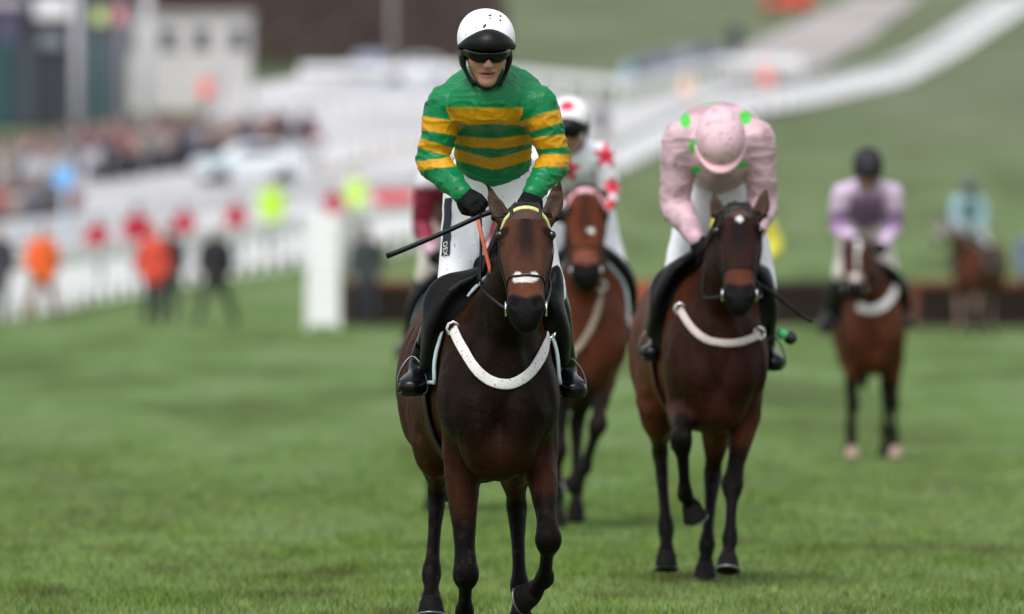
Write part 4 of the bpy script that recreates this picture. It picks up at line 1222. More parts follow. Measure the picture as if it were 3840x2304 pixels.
# grass blades, dense where the lens resolves them
def grass_field():
    rng = np.random.default_rng(5)
    bands = [(44, 49.5, 500), (49.5, 56, 1500), (56, 64, 800), (64, 76, 280), (76, 92, 110), (92, 112, 45), (112, 135, 16)]
    Vs, Cs = [], []
    for d0, d1, dens in bands:
        hw = .0463 * d1 + .9
        n = int(dens * (d1 - d0) * hw * 2)
        x = rng.uniform(-hw, hw, n); y = rng.uniform(d0, d1, n)
        p = np.stack([x, y, np.zeros(n)], 1)
        clump = vnoise(p * (1, .35, 1) + 3, 3.2); cl2 = vnoise(p * (1, .4, 1) + 11, 9.0); br = vnoise(p * (1, .12, 1) + 21, .55)
        hgt = (.014 + .045 * clump ** 2 + .018 * cl2) * rng.uniform(.5, 1.3, n)
        a = rng.uniform(0, 2 * np.pi, n); w = rng.uniform(.0022, .0045, n) * (1 + (d0 - 49) / 30)
        lean = rng.normal(0, .5, (n, 2)) * hgt[:, None]
        wx, wy = np.cos(a) * w, np.sin(a) * w * .4
        b0 = np.stack([x - wx, y - wy, np.zeros(n) - .004], 1); b1 = np.stack([x + wx, y + wy, np.zeros(n) - .004], 1)
        t = np.stack([x + lean[:, 0], y + lean[:, 1], hgt], 1)
        c = np.stack([.100 + .066 * br, .170 + .060 * br, .034 + .046 * br], 1)
        br2 = vnoise(p * (1, .2, 1) + 31, 1.6)
        c *= (.58 + .5 * cl2 + .35 * br2)[:, None] * rng.uniform(.84, 1.16, (n, 1))
        soil = sstep(.80, .86, vnoise(p * (1, .3, 1) + 47, 2.3))
        c = mixc(c, (.070, .055, .032), soil * .5); hgt = hgt * (1 - .5 * soil)
        yel = rng.random(n) < .10
        c[yel] = c[yel] * (1.35, 1.05, .75)
        dk = clump > .62
        c[dk] *= (.78, .85, .60)
        Vs.append(np.stack([b0, b1, t], 1).reshape(-1, 3)); Cs.append(np.repeat(c, 3, 0))
    V = np.vstack(Vs); C = np.vstack(Cs)
    return np_mesh('grass', V, np.arange(len(V)).reshape(-1, 3), C, smooth=False)
M_GRASS = mat('grass_blades', rough=.75, spec=.15, attr=True)
tag(link('grass', grass_field(), M_GRASS), 'short trodden grass of the racecourse in the foreground', 'grass', kind='stuff')

# pale track and paved enclosure, laid on the ground
def pale_sheet(name, lower, upper, m, up, label, n=60):
    """strip between two photo-pixel polylines, conformed to the ground"""
    def samp(P):
        P = np.array(P, float); L = np.concatenate([[0], np.cumsum(np.hypot(*np.diff(P, axis=0).T))]); L /= L[-1]
        t = np.linspace(0, 1, n); return np.stack([np.interp(t, L, P[:, 0]), np.interp(t, L, P[:, 1])], 1)
    A, B = samp(lower), samp(upper)
    V = []
    k = 12
    for a, b in zip(A, B):
        ga, gb = G(*a), G(*b)
        for t in np.linspace(0, 1, k):
            p = ga + (gb - ga) * t; p[2] = tz(p[1]) + up; V.append(p)
    Q = [(i * k + j, (i + 1) * k + j, (i + 1) * k + j + 1, i * k + j + 1) for i in range(n - 1) for j in range(k - 1)]
    o = link(name, np_mesh(name, np.array(V), np.array(Q)), m)
    return tag(o, label, None, kind='structure')
M_PALE = mat('pale_concrete', (.47, .465, .475), rough=.85, noise=.2, nscale=.15, stretch=(1, .2, 1))
M_PALE2 = mat('pinkish_gravel', (.33, .30, .295), rough=.9, noise=.18, nscale=.12, stretch=(1, .2, 1))
pale_sheet('path', [(-200, 1190), (300, 1128), (700, 1052), (1130, 980), (1400, 922), (1750, 800), (2330, 648), (2700, 455), (3000, 408), (3400, 318), (3600, 205), (3920, -10)],
           [(-200, 760), (600, 580), (900, 345), (1130, 292), (1700, 292), (2330, 400), (2700, 310), (2980, 318), (3250, 268), (3440, 180), (3720, -10)], M_PALE, .10, 'pale track crossing behind the turf and climbing the hill')
pale_sheet('path', [(2680, 310), (2800, 305), (2960, 305), (3090, 262), (3260, 150), (3480, -20)], [(2720, 235), (2860, 150), (3000, 90), (3080, 50), (3160, 20), (3210, -10)], M_PALE2, .14, 'pinkish gravel road climbing the hill beside the pale track')

# ------------------------------------------------------------------ rails
M_WHITE = mat('white_plastic', (.80, .80, .82), rough=.5, noise=.06, nscale=3)
def rail_line(label, pix, h, step, top, r=.06, name='running_rail', m=None, lower=None, group=None):
    m = m or M_WHITE
    pts = [G(x, y) for x, y in pix]
    P = []
    for a, b in zip(pts, pts[1:]):
        n = max(1, int(np.hypot(*(b - a)[:2]) / step))
        P += [a + (b - a) * t for t in np.arange(n) / n]
    P.append(pts[-1])
    base = P[0].copy()
    root = thing(name, label, 'fence', base, group)
    post = py_mesh('post', *merge(box(-r, r, -r, r, -.2, h - .02)), smooth=False)
    for p in P:
        p[2] = tz(p[1]); link('post', post, m, root, p - base)
    def bar(zc, hh, tk):
        V, Fs = [], []
        for p in P:
            q = p - base
            for sx, sz in ((-tk, -hh), (tk, -hh), (tk, hh), (-tk, hh)): V.append((q[0] + sx * .2, q[1] + sx, q[2] + zc + sz))
        for i in range(len(P) - 1):
            for j in range(4): Fs.append((i * 4 + j, i * 4 + (j + 1) % 4, i * 4 + 4 + (j + 1) % 4, i * 4 + 4 + j))
        Fs += [(3, 2, 1, 0), tuple(range(len(V) - 4, len(V)))]
        return py_mesh('rail', V, Fs, smooth=False)
    link('top_rail', bar(h - top / 2, top / 2, .05), m, root)
    for z, t in (lower or ()): link('lower_rail', bar(z, t, .025), m, root)
    return root
rail_line('white running rail with thick top rail crossing the left side behind the stewards', [(-60, 1210), (300, 1150), (700, 1075), (1130, 1005), (1560, 930), (2000, 880)], 1.22, 2.6, .34)
rail_line('second white rail behind the stewards in red', [(-60, 1040), (500, 960), (1130, 860), (1600, 800)], 1.25, 4.0, .5, r=.05)
rail_line('white rail along the near edge of the pale track on the right', [(1700, 745), (2330, 645), (2700, 455), (3000, 405), (3400, 315), (3600, 205), (3900, 0)], 1.3, 5.0, .35)
rail_line('white rail along the far edge of the pale track', [(1130, 345), (1700, 340), (2330, 405), (2700, 312), (3000, 318)], 1.3, 6.0, .4)
rail_line('white rail beside the crowd on the left', [(-60, 770), (400, 690), (800, 620), (1100, 520)], 1.2, 5.0, .5)

rail_line('white rail across the pale enclosure, behind the yellow-green jackets', [(1000, 700), (1300, 625), (1700, 560)], 1.2, 4.0, .3)
rail_line('upper white rail across the pale enclosure', [(1050, 480), (1350, 430), (1750, 400)], 1.2, 5.0, .45)
M_SAND = mat('beige_sand', (.40, .36, .32), rough=.9, noise=.15, nscale=.2)
pale_sheet('path', [(1150, 690), (1400, 610), (1750, 545)], [(1180, 655), (1400, 575), (1750, 505)], M_SAND, .16, 'beige sand strip crossing the pale enclosure')
M_GREYT = mat('grey_tarmac', (.30, .295, .31), rough=.9, noise=.15, nscale=.2)
pale_sheet('path', [(-100, 935), (500, 835), (900, 760)], [(-100, 890), (500, 795), (900, 725)], M_GREYT, .16, 'grey tarmac strip behind the stewards in red')

# ------------------------------------------------------------------ hurdle flight
M_BRUSH = mat('birch_brush', (.018, .012, .010), rough=.9, noise=.4, nscale=8)
M_HRAIL = mat('orange_hurdle_pad', (.17, .042, .02), rough=.7, noise=.25, nscale=4)
M_HWOOD = mat('hurdle_wood', (.035, .02, .013), rough=.8, noise=.3, nscale=6)
def brush_mesh(w, h, n=700, seed=1):
    rr = np.random.default_rng(seed)
    x = rr.uniform(0, w, n); y = rr.uniform(-.12, .12, n); hh = rr.uniform(.75, 1.08, n) * h; wd = rr.uniform(.012, .03, n)
    lx = rr.normal(0, .05, n); ly = rr.normal(.06, .05, n)
    V = np.stack([np.stack([x - wd, y, 0 * x], 1), np.stack([x + wd, y, 0 * x], 1), np.stack([x + wd * .5 + lx, y + ly, hh], 1), np.stack([x - wd * .5 + lx, y + ly, hh], 1)], 1).reshape(-1, 3)
    return np_mesh('brush', V, np.arange(n * 4).reshape(-1, 4), smooth=False)
_bm = brush_mesh(2.35, .74); _bm.materials.append(M_BRUSH)
ha, hb = G(1300, 1222), G(3990, 1228)
nh = int((hb[0] - ha[0]) / 2.5)
lab = ['hurdle panel at the left end of the brown flight, next to the white wing', 'brown brush hurdle panel behind the leading horses', 'brown brush hurdle panel left of the pink jockey\'s horse',
       'brown brush hurdle panel right of the pink jockey\'s horse', 'brown brush hurdle panel behind the lilac jockey\'s horse', 'brown brush hurdle panel at the right edge']
for i in range(nh + 1):
    loc = (ha[0] + i * 2.5, ha[1] + (hb[1] - ha[1]) * i / nh, tz(ha[1]))
    if i > 5: break
    hp = thing('hurdle', lab[i], 'hurdle', loc, 'flight of brush hurdles')
    br_ = link('brush', _bm, M_BRUSH, hp); br_['kind'] = 'stuff'
    for x in (-.04, 2.36):
        link('post', py_mesh('post', *box(x - .05, x + .05, -.16, -.06, -.15, .82), smooth=False), M_HRAIL if x < 0 and i in (2, 4) else M_HWOOD, hp)
    for z in (.12, .42):
        link('rail', py_mesh('rail', *box(.012, 2.308, -.19, -.125, z, z + .09), smooth=False), M_HWOOD, hp)
    link('top_pad', py_mesh('top_pad', *tube([(.0, -.16, .74), (1.2, -.16, .75), (2.3, -.16, .74)], .055, n=8, sub=2)), M_HRAIL if i in (0, 2, 4, 5) else M_HWOOD, hp)
    if i == 2: link('end_pad', bevel_box('end_pad', -.02, .42, -.3, -.2, .08, .72, .02), mat('orange_foam', (.34, .07, .025), rough=.7, noise=.2, nscale=5), hp)
# white wing beside the hurdle
wp = G(1210, 1232)
wg = thing('hurdle_wing', 'tall white plastic wing panel standing at the left end of the hurdles', 'panel', wp)
for x in (-.29, .23): link('upright', bevel_box('upright', x, x + .06, -.03, .03, -.1, 2.02, .008), M_WHITE, wg)
for k in range(7): link('slat', bevel_box('slat', -.225, .225, -.02, .02, .06 + k * .275, .06 + k * .275 + .26, .006), M_WHITE, wg)

# ------------------------------------------------------------------ people on foot
def make_person(label, px, py, jacket, trousers, hair=(.03, .02, .015), hat=None, pose='stand', h=.028, group=None, scale=1.0, yaw=0.0, vest=None, off=(0, 0)):
    p = G(px, py); p[2] = tz(p[1])
    root = thing('person', label, 'person', p, group, yaw)
    st = {'stand': (0, 0), 'walk': (.28, -.24), 'stride': (.38, -.32)}[pose]
    hips = [(-.09, 0, .92), (.09, 0, .92)]
    ank = [(-.11 - st[0] * .5, -st[0], .09), (.11 - st[1] * .7, -st[1], .09)]
    legs = []
    for H, A in zip(hips, ank):
        K = (np.array(H) + A) / 2 + np.array((0, -.04, 0))
        legs.append(chain([(*H, .095), (*K, .062), (*A, .045)], k=.04, sub=3))
    feet = [chain([(a[0], a[1] + .06, .05, .042, .04), (a[0], a[1] - .13, .04, .045, .032)], k=.03) for a in ank]
    torso = [chain([(0, 0, .90, .165, .115), (0, 0, 1.12, .155, .11), (0, 0, 1.32, .20, .12), (0, .01, 1.44, .15, .085)], k=.05, sub=3)]
    sw = st[0] * .6
    arms = [chain([(-.20, 0, 1.40, .065), (-.255, .03, 1.16, .055), (-.23, -.10 - sw, .98, .042)], k=.04, sub=3), chain([(.20, 0, 1.40, .065), (.255, .03, 1.16, .055), (.23, -.06 + sw, .96, .042)], k=.04, sub=3)]
    hands = [ell((-.225, -.13 - sw, .92), (.035, .03, .06), k=.02), ell((.225, -.08 + sw, .90), (.035, .03, .06), k=.02)]
    head = [ell((0, -.01, 1.64), (.075, .095, .115), k=.03), chain([(0, .01, 1.45, .055), (0, 0, 1.56, .052)], k=.03), ell((0, -.105, 1.63), (.015, .02, .025), k=.015)]
    V, Q = sdf_mesh([*inflate(legs + torso + arms, -.012), *feet, *hands, *head], h, smooth=1)
    C = np.tile(np.array((.48, .26, .20)), (len(V), 1))
    C[(V[:, 2] > 1.66) & (V[:, 1] > -.07) | (V[:, 2] > 1.71)] = hair
    C[V[:, 2] < .13] = (.015, .013, .012)
    link('body', np_mesh('person_body', V * scale, Q, C), M_SKIN, root)
    def wear(name, prims, c, hh=h, planes=()):
        V, Q = sdf_mesh(prims, hh, planes=planes, smooth=1)
        cc = np.tile(np.array(c), (len(V), 1)) * (.85 + .3 * vnoise(V, 5))[:, None]
        return link(name, np_mesh(name, V * scale, Q, cc), M_CLOTH, root)
    wear('jacket', inflate([chain([(0, 0, .80, .175, .125), (0, 0, 1.12, .165, .115), (0, 0, 1.32, .205, .125), (0, .01, 1.45, .14, .085)], k=.05, sub=3)] + arms, .022), jacket)
    wear('trousers', inflate(legs, .012), trousers)
    if vest is not None:
        wear('vest', inflate(torso, .045), vest)
    if hat is not None:
        V, Q = sdf_mesh([ell((0, -.0, 1.72), (.095, .115, .07), k=.02), ell((0, -.04, 1.69), (.11, .14, .012), k=.01)], h * .7, smooth=1)
        link('cap', np_mesh('cap', V * scale, Q, np.tile(np.array(hat), (len(V), 1))), M_CLOTH, root)
    return root
M_CLOTH = mat('cloth', rough=.85, attr=True, noise=.12, nscale=6, bump=.3, bscale=14)
ORG, REDC, HIV, NAVY, DARK = (.78, .13, .03), (.38, .018, .04), (.44, .72, .06), (.018, .02, .035), (.022, .022, .026)
make_person('marshal in long bright orange coat standing at the far left by the rail', 158, 1212, ORG, (.20, .09, .03), hat=(.30, .30, .30), pose='walk')
make_person('person in orange-red vest and navy trousers by the white rail', 575, 1225, (.50, .06, .04), NAVY, hat=(.6, .14, .08), vest=(.62, .07, .04), pose='stand')
make_person('person in dark coat standing just behind the one in the orange-red vest', 632, 1212, DARK, (.05, .06, .07), hat=(.05, .05, .06))
make_person('person in black striding to the right on the grass', 808, 1225, (.018, .018, .022), (.03, .04, .035), pose='stride', hat=(.35, .30, .30))
make_person('person in dark navy beside the white hurdle wing', 1375, 1232, (.035, .045, .045), (.028, .03, .045), hat=(.03, .03, .035))
make_person('grey-hatted person standing behind the white hurdle wing', 1312, 1120, (.32, .33, .33), (.2, .2, .2), hat=(.07, .07, .09))
make_person('person in dark clothes cut off by the left edge', -8, 1215, (.05, .045, .06), (.04, .045, .04))
make_person('person in blue-grey at the right edge behind the hurdle', 3868, 1195, (.12, .15, .22), (.02, .02, .03))
for x, y, k, l in ((365, 1075, 1.0, 'leftmost steward in red coat behind the white rail'), (515, 1072, 1.16, 'taller steward in red coat, second from left behind the white rail'),
                (690, 1012, 1.0, 'steward in red coat, third from left behind the white rail'), (885, 978, 1.0, 'steward in red coat, just left of the yellow jacket behind the rail'),
                (1252, 905, .95, 'steward in red coat, rightmost behind the white rail')):
    make_person(l, x, y, REDC, (.03, .03, .03), hat=(.12, .11, .11), group='stewards in red behind the rail', scale=k * .9)
make_person('person in bright yellow-green jacket among the red stewards', 1020, 955, HIV, (.05, .05, .06), group='stewards in yellow-green', scale=1.12)
make_person('person in pale yellow-green jacket to the right of the red stewards', 1335, 880, (.50, .75, .12), (.3, .3, .2), group='stewards in yellow-green')
make_person('person in salmon coat in front of the pale building', 772, 432, (.85, .18, .12), (.15, .14, .16), hat=(.85, .22, .16))
make_person('person in peach coat beside the pale track', 2575, 425, (.75, .50, .36), (.6, .55, .5), hat=(.75, .52, .36))
make_person('person in coral jacket beside the pale track, further right', 2872, 385, (.85, .16, .10), (.55, .5, .5), hat=(.85, .25, .18))
make_person('person in pale blue standing by the parked cars', 2352, 370, (.30, .45, .55), (.5, .5, .5), hat=(.35, .5, .6))
make_person('person in navy standing near the top of the gravel road', 2755, 240, (.03, .035, .06), (.03, .03, .05), scale=1.35)
make_person('person in dark coat beside the white vehicle', 1130, 640, (.022, .024, .04), (.02, .022, .035), scale=1.05, group='people by the white vehicle')
make_person('person in dark red jacket beside the white vehicle', 1178, 650, (.16, .03, .04), (.02, .022, .035), group='people by the white vehicle')
make_person('person in navy just right of the white vehicle, taller than the others', 1150, 600, (.02, .024, .04), (.02, .02, .03), scale=1.1, group='people by the white vehicle')
make_person('person in black with back to the white vehicle', 1065, 590, (.02, .02, .03), (.03, .03, .04), group='people by the white vehicle')
make_person('person in dark jacket seen above the red-star jockey\'s shoulder', 2255, 560, (.05, .05, .07), (.2, .05, .04), hat=(.04, .04, .05))

# crowd on the rails, far away: one mass
def crowd(name, label, spots_, seed):
    rr = random.Random(seed)
    prims = [chain([(-.08, 0, .05, .06), (-.08, 0, .9, .1)], k=.03), chain([(.08, 0, .05, .06), (.08, 0, .9, .1)], k=.03),
             chain([(0, 0, .88, .18, .12), (0, 0, 1.3, .22, .13), (0, 0, 1.46, .12, .09)], k=.05), chain([(-.22, 0, 1.38, .07), (-.27, -.02, 1.0, .05)], k=.03), chain([(.22, 0, 1.38, .07), (.27, -.02, 1.0, .05)], k=.03),
             ell((0, -.01, 1.63), (.085, .1, .125), k=.04)]
    V0, Q0 = sdf_mesh(prims, .06, smooth=1)
    pal = [(.07, .06, .07), (.13, .075, .075), (.06, .065, .10), (.22, .13, .11), (.16, .16, .17), (.24, .08, .09), (.10, .10, .15), (.30, .24, .20), (.32, .10, .11), (.45, .42, .42)]
    Vs, Qs, Cs = [], [], []
    n = 0
    for x, y in spots_:
        p = G(x, y); sc = rr.uniform(.92, 1.08); c = np.array(rr.choice(pal))
        Vs.append(V0 * sc + p); Qs.append(Q0 + n); n += len(V0)
        cc = np.tile(c, (len(V0), 1)); cc[V0[:, 2] > 1.5] = rr.choice([(.35, .2, .16), (.05, .035, .03), (.12, .11, .11)]); cc[V0[:, 2] < .85] = (.03, .03, .04)
        Cs.append(cc)
    o = link(name, np_mesh(name, np.vstack(Vs), np.vstack(Qs), np.vstack(Cs)), M_CLOTH)
    tag(o, label, 'crowd', kind='stuff')
rc = random.Random(3)
crowd('crowd', 'dense dark crowd of spectators along the far rail on the left', [(x, 745 - .17 * x + rc.uniform(-45, 20)) for x in [rc.uniform(-60, 720) for _ in range(170)]] + [(x, 660 - .12 * (x - 600) + rc.uniform(-25, 10)) for x in [rc.uniform(600, 1050) for _ in range(40)]], 4)
crowd('crowd', 'smaller group of spectators at the left edge behind the second rail', [(x, 925 - .1 * x + rc.uniform(-35, 15)) for x in [rc.uniform(-60, 300) for _ in range(40)]], 9)

# round blue sign on a pale post
p = G(240, 1010)
sg = thing('sign', 'round light blue sign on a pale post at the left', 'sign', p)
link('post', py_mesh('post', *tube([(0, 0, -.1), (0, 0, 1.9)], .05, n=8, sub=1)), mat('pale_blue_post', (.45, .55, .65), rough=.5), sg)
disc = [(.27 * math.cos(a), y, 2.22 + .27 * math.sin(a)) for y in (-.07, -.03) for a in np.arange(24) * 2 * math.pi / 24]
link('disc', py_mesh('disc', disc, [tuple(range(24))[::-1], tuple(range(24, 48))] + [(i, (i + 1) % 24, 24 + (i + 1) % 24, 24 + i) for i in range(24)], smooth=False), mat('sky_blue', (.16, .45, .85), rough=.5), sg)
# red banner on the rail
p = G(1480, 905)
bn = thing('banner', 'long red banner on a white board behind the rail', 'banner', p, rz=-.25)
link('board', bevel_box('board', -.62, .62, -.03, .03, .2, 1.05, .01), M_WHITE, bn)
link('cloth', bevel_box('cloth', -.6, .6, -.055, -.034, 1.0, 1.38, .008), mat('red_banner', (.60, .03, .06), rough=.7, noise=.1, nscale=4), bn)

# ------------------------------------------------------------------ poles, buildings
for x, y, hh, r, l in ((287, 640, 9, .17, 'tall white pole left of the pale building'), (552, 620, 9, .19, 'tall white pole in front of the pale building'), (1470, 330, 9, .16, 'pale pole rising in front of the brown wood')):
    p = G(x, y); po = thing('pole', l, 'pole', p, 'tall pale poles')
    link('shaft', py_mesh('shaft', *tube([(0, 0, -.2), (0, 0, hh)], [r, r * .8], n=12, sub=1)), mat('weathered_white', (.50, .49, .53), rough=.6) if x < 1000 else mat('grey_pole', (.26, .24, .24), rough=.7), po)
    link('base_plate', bevel_box('base_plate', -r * 1.8, r * 1.8, -r * 1.8, r * 1.8, -.1, .08, .02), mat('weathered_white'), po)

def building(label, px0, px1, base_row, top_row, d, depth, wallc, name='building'):
    s = F / d
    x0, x1 = (px0 - 1920) / s, (px1 - 1920) / s
    zb = tz(d); zt = HC - (top_row - HOR) / s
    root = thing(name, label, 'building', ((x0 + x1) / 2, d, zb))
    w = (x1 - x0) / 2; h = zt - zb
    return root, w, h, s
M_BEIGE = mat('beige_render', (.50, .48, .47), rough=.85, noise=.10, nscale=.6)
M_WIN = mat('dark_glass', (.06, .065, .08), rough=.2, spec=.6)
root, w, h, s = building('pale beige flat-roofed building with a row of dark windows', 425, 935, 420, 65, 505, 6, None)
link('wall', bevel_box('wall', -w, w, 0, 6, -.5, h, .03), M_BEIGE, root)
link('roof', bevel_box('roof', -w - .15, w + .15, -.15, 6.15, h + .002, h + .22, .02), mat('grey_roof', (.36, .35, .36), rough=.8), root)
for px in (470, 630, 755, 890):
    x = (px - 680) / s
    wn_ = link('window', bevel_box('window', x - .42, x + .42, -.06, -.004, h - 1.5, h - .45, .01), mat('grey_frame', (.4, .4, .42), rough=.6), root)
    link('pane', bevel_box('pane', x - .36, x + .36, -.075, -.063, h - 1.44, h - .51, .004), M_WIN, wn_)
link('door', bevel_box('door', 1.2, 2.1, -.05, -.004, .0, 2.0, .01), mat('door_grey', (.42, .41, .43), rough=.6), root)

root, w, h, s = building('dark grandstand with teal panels at the upper left', -260, 415, 480, -120, 470, 10, None, name='grandstand')
link('wall', bevel_box('wall', -w, w, 0, 10, -.5, h, .03), mat('grandstand_slate', (.035, .036, .048), rough=.8, noise=.25, nscale=.5), root)
for px in (10, 365): 
    x = (px - 77) / s
    link('panel', bevel_box('panel', x - .42, x + .42, -.08, -.004, .1, h * .55, .01), mat('teal_panel', (.02, .065, .075), rough=.5), root)
for i, (pa, pb, ya, yb, c) in enumerate(((130, 260, -10, 70, (.72, .70, .74)), (150, 235, 130, 180, (.20, .22, .26)), (-40, 90, -10, 30, (.38, .35, .40)), (70, 130, 160, 470, (.05, .065, .08)))):
    xa, xb = (pa - 77) / s, (pb - 77) / s
    za, zb_ = HC - (yb - HOR) / s - tz(470), HC - (ya - HOR) / s - tz(470)
    link('balcony_panel', bevel_box('balcony_panel', xa, xb, -.16 - .03 * i, -.10 - .03 * i, za, zb_, .01), mat(f'balcony_{i}', c, rough=.7), root)
link('window', bevel_box('window', (0 - 77) / s, (55 - 77) / s, -.06, -.004, h - 3.4, h - 1.6, .01), mat('violet_glass', (.10, .08, .16), rough=.3), root)
link('end_wall', bevel_box('end_wall', w + .002, w + .5, .5, 9, -.5, h - 1.0, .03), mat('end_wall_grey', (.16, .16, .19), rough=.8), root)
for x, y0, c, l in ((365, 60, (.55, .68, .22), 'pale yellow-green flag at the top left'), (440, 55, (.60, .20, .25), 'pinkish red flag at the top left beside the yellow-green one')):
    d = 460; s_ = F / d
    fx = (x - 1920) / s_; fz = HC - (y0 - HOR) / s_
    fl = thing('flag', l, 'flag', (fx, d, tz(d)), 'flags by the grandstand')
    link('flagpole', py_mesh('flagpole', *tube([(-.2, 0, -.1), (-.2, 0, fz - tz(d) + .45)], .035, n=8, sub=1)), mat('pole_grey', (.4, .4, .42), rough=.6), fl)
    zc = fz - tz(d)
    Vf = [(-.18 + .06 * i, .05 * math.sin(i * .9), zc + zz_) for i in range(10) for zz_ in (-.3, .3)]
    fm = py_mesh('flag_cloth', Vf, [(2 * i, 2 * i + 2, 2 * i + 3, 2 * i + 1) for i in range(9)])
    link('flag_cloth', fm, mat('flag_' + str(x), c, rough=.8), fl)

# ------------------------------------------------------------------ vehicles
def make_car(label, px, py, paint, kind='car', yaw=0.0, L=4.2, stripe=None):
    p = G(px, py)
    root = thing('parked_car' if kind == 'car' else 'van', label, 'car' if kind == 'car' else 'van', p, 'vehicles parked around the course', yaw)
    H = 1.45 if kind == 'car' else 2.2
    pm = mat('paint_' + root.name, paint, rough=.3, spec=.5, coat=.3)
    if kind == 'car':
        prof = [(-L / 2, .35), (-L / 2, .75), (-L / 2 + .25, .92), (-L * .22, 1.0), (-L * .08, H), (L * .22, H), (L * .38, 1.02), (L / 2, .9), (L / 2, .35)]
        glass = [(-L * .19, 1.02), (-L * .07, H - .08), (L * .20, H - .08), (L * .33, 1.02)]
    else:
        prof = [(-L / 2, .4), (-L / 2, 1.0), (-L / 2 + .5, 1.15), (-L * .28, H - .1), (-L * .22, H), (L / 2, H), (L / 2, .4)]
        glass = [(-L * .36, 1.2), (-L * .265, H - .25), (-L * .10, H - .25), (-L * .10, 1.2)]
    Wd = .88
    V = [(x, -Wd + (.12 if z > 1.1 else 0), z) for x, z in prof] + [(x, Wd - (.12 if z > 1.1 else 0), z) for x, z in prof]
    n = len(prof)
    Fs = [tuple(range(n)), tuple(range(n, 2 * n))[::-1]] + [(i, n + i, n + (i + 1) % n, (i + 1) % n) for i in range(n)]
    bm = bmesh.new(); vs = [bm.verts.new(v) for v in V]
    for f in Fs: bm.faces.new([vs[i] for i in f])
    bmesh.ops.recalc_face_normals(bm, faces=bm.faces[:])
    bmesh.ops.bevel(bm, geom=bm.edges[:], offset=.06, segments=2, affect='EDGES')
    me = bpy.data.meshes.new('car_body'); bm.to_mesh(me); bm.free()
    link('body', me, pm, root)
    for s in (-1, 1):
        yy = s * (Wd - .03)
        Vg = [(x, yy - s * (.0 if z < 1.1 else .08) + s * .035, z) for x, z in glass] + [(x, yy - s * (.0 if z < 1.1 else .08) - s * .02, z) for x, z in glass]
        m_ = len(glass)
        link('window', py_mesh('window', Vg, [tuple(range(m_)), tuple(range(m_, 2 * m_))[::-1]] + [(i, m_ + i, m_ + (i + 1) % m_, (i + 1) % m_) for i in range(m_)], smooth=False), M_WIN, root)
        if stripe is not None:
            link('stripe', py_mesh('stripe', *box(-L * .45, L * .45, yy + (0.032 if s > 0 else -.04), yy + (.04 if s > 0 else -.032), .72, .95), smooth=False), mat('stripe_' + root.name, stripe, rough=.5), root)
        for x in (-L * .31, L * .31):
            wv = [(x + .32 * math.cos(a), s * (Wd - .16) + o, .33 + .32 * math.sin(a)) for o in (0, s * .19) for a in np.arange(16) * 2 * math.pi / 16]
            wl_ = link('wheel', py_mesh('wheel', wv, [tuple(range(16)), tuple(range(16, 32))] + [(i, (i + 1) % 16, 16 + (i + 1) % 16, 16 + i) for i in range(16)], smooth=False), mat('tyre', (.02, .02, .02), rough=.8), root)
        for x in (-L / 2 + .02,):
            link('headlight', bevel_box('headlight', x - .05, x + .06, s * .62 - .14, s * .62 + .14, .62, .78, .02), mat('lamp_glass', (.7, .7, .7), rough=.15), root)
    return root
make_car('white vehicle with pale teal stripe parked among people on the left', 930, 700, (.72, .76, .79), 'car', yaw=math.radians(15), L=3.6, stripe=(.40, .58, .60))
make_car('white car parked in front of the brown wood', 1560, 325, (.70, .72, .78), yaw=math.radians(10), L=3.6)
make_car('small blue-grey car beside the white car at the wood', 1395, 305, (.18, .20, .27), yaw=math.radians(70), L=3.4)
make_car('blue-grey car parked beyond the pale track', 2480, 290, (.17, .19, .26), yaw=math.radians(-8), L=3.6)
make_car('slate-coloured car parked to the right of the blue-grey car', 2620, 272, (.14, .16, .22), yaw=math.radians(5), L=3.4)
make_car('orange-red van high on the hill at the top edge', 2950, 55, (.55, .06, .025), 'van', yaw=math.radians(5), L=3.6)

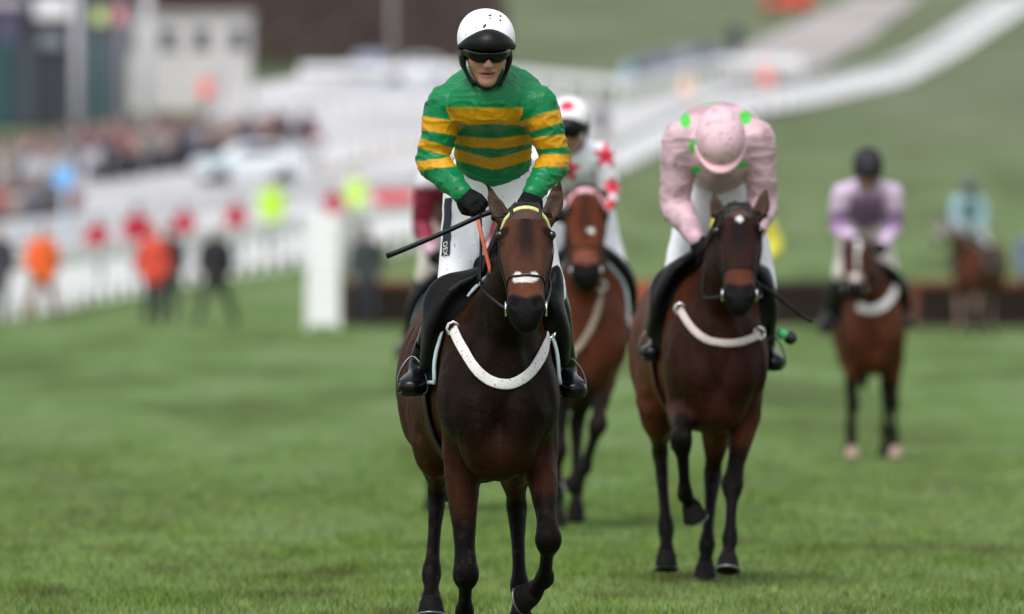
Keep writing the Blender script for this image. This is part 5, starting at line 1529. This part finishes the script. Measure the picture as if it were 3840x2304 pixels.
# ------------------------------------------------------------------ bare brown wood behind
def wood():
    rng = np.random.default_rng(8)
    n = 36000
    d = rng.uniform(585, 640, n)
    px = rng.uniform(380, 1900, n)
    x = (px - 1920) * d / F
    z0 = tz(d)
    top = 6.5 + 2.2 * vnoise(np.stack([x, d * .2, 0 * x], 1), .35)
    edge = sstep(1930, 1760, px)
    z = z0 + rng.random(n) ** .8 * top * (.35 + .65 * edge)
    keep = rng.random(n) < (.25 + .75 * edge)
    x, d, z = x[keep], d[keep], z[keep]; n = len(x)
    s = rng.uniform(.12, .45, n); a = rng.uniform(0, 6.28, n); b = rng.normal(0, .6, n)
    u = np.stack([np.cos(a) * .4, np.sin(a) * .4, np.ones(n)], 1) * s[:, None]
    w = np.stack([np.cos(b), np.sin(b), 0 * b], 1) * (s * .22)[:, None]
    c = np.stack([x, d, z], 1)
    V = np.stack([c - w, c + w, c + u + w * .3, c + u - w * .3], 1).reshape(-1, 3)
    col = np.array((.075, .052, .045)) * rng.uniform(.55, 1.4, (n, 1)) + np.array((.012, .004, .010)) * rng.random((n, 1))
    return np_mesh('wood', V, np.arange(n * 4).reshape(-1, 4), np.repeat(col, 4, 0), smooth=False)
tag(link('woodland', wood(), mat('bare_twigs', rough=.9, attr=True)), 'bare brown wood on the rise behind the enclosure', 'trees', kind='stuff')

# far jockey in pale blue beyond the hurdles
pb = G(3630, 1262); s7 = F / pb[1]
L7 = (pb[0], pb[1], tz(pb[1]))
make_horse('racehorse', 'distant bay racehorse turning beyond the hurdles, ridden in pale blue', L7, h=.03, dz=.05, poll=(-.36, -.12, 1.92), pitch=42, yaw=-25, shift=.42, legs=legset(.3), detail=False,
    coat=dict(body=(.10, .035, .02), dark=(.08, .028, .016), leg=(.30, .20, .17), kz=.40, face=(.30, .27, .26), nose=(.3, .28, .27)), ears=((-.1, .03, .1), (.1, .03, .1)), tack=dict(feet=((-.25, .47, 1.1), (.38, .47, 1.1))))
J7 = dict(head=(.02, .02, 2.38), sl=(-.16, .25, 2.18), sr=(.20, .25, 2.18), el=(-.22, .3, 1.92), er=(.27, .3, 1.92), wl=(-.2, .1, 1.78), wr=(.12, .1, 1.78),
          hl=(-.18, .0, 1.75), hr=(.06, .0, 1.75), pel=(.06, .68, 1.9), kl=(-.16, .44, 1.5), kr=(.29, .44, 1.5), al=(-.24, .62, 1.18), ar=(.36, .62, 1.18), tl=(-.28, .44, 1.08), tr=(.40, .44, 1.08))
make_rider('person', 'distant jockey in pale blue jersey and grey-blue cap near the right edge', L7, J7, plainj((.36, .55, .66)), (.08, .10, .16), h=.022, head_pitch=30, goggles=False, sleeve_bag=.03)
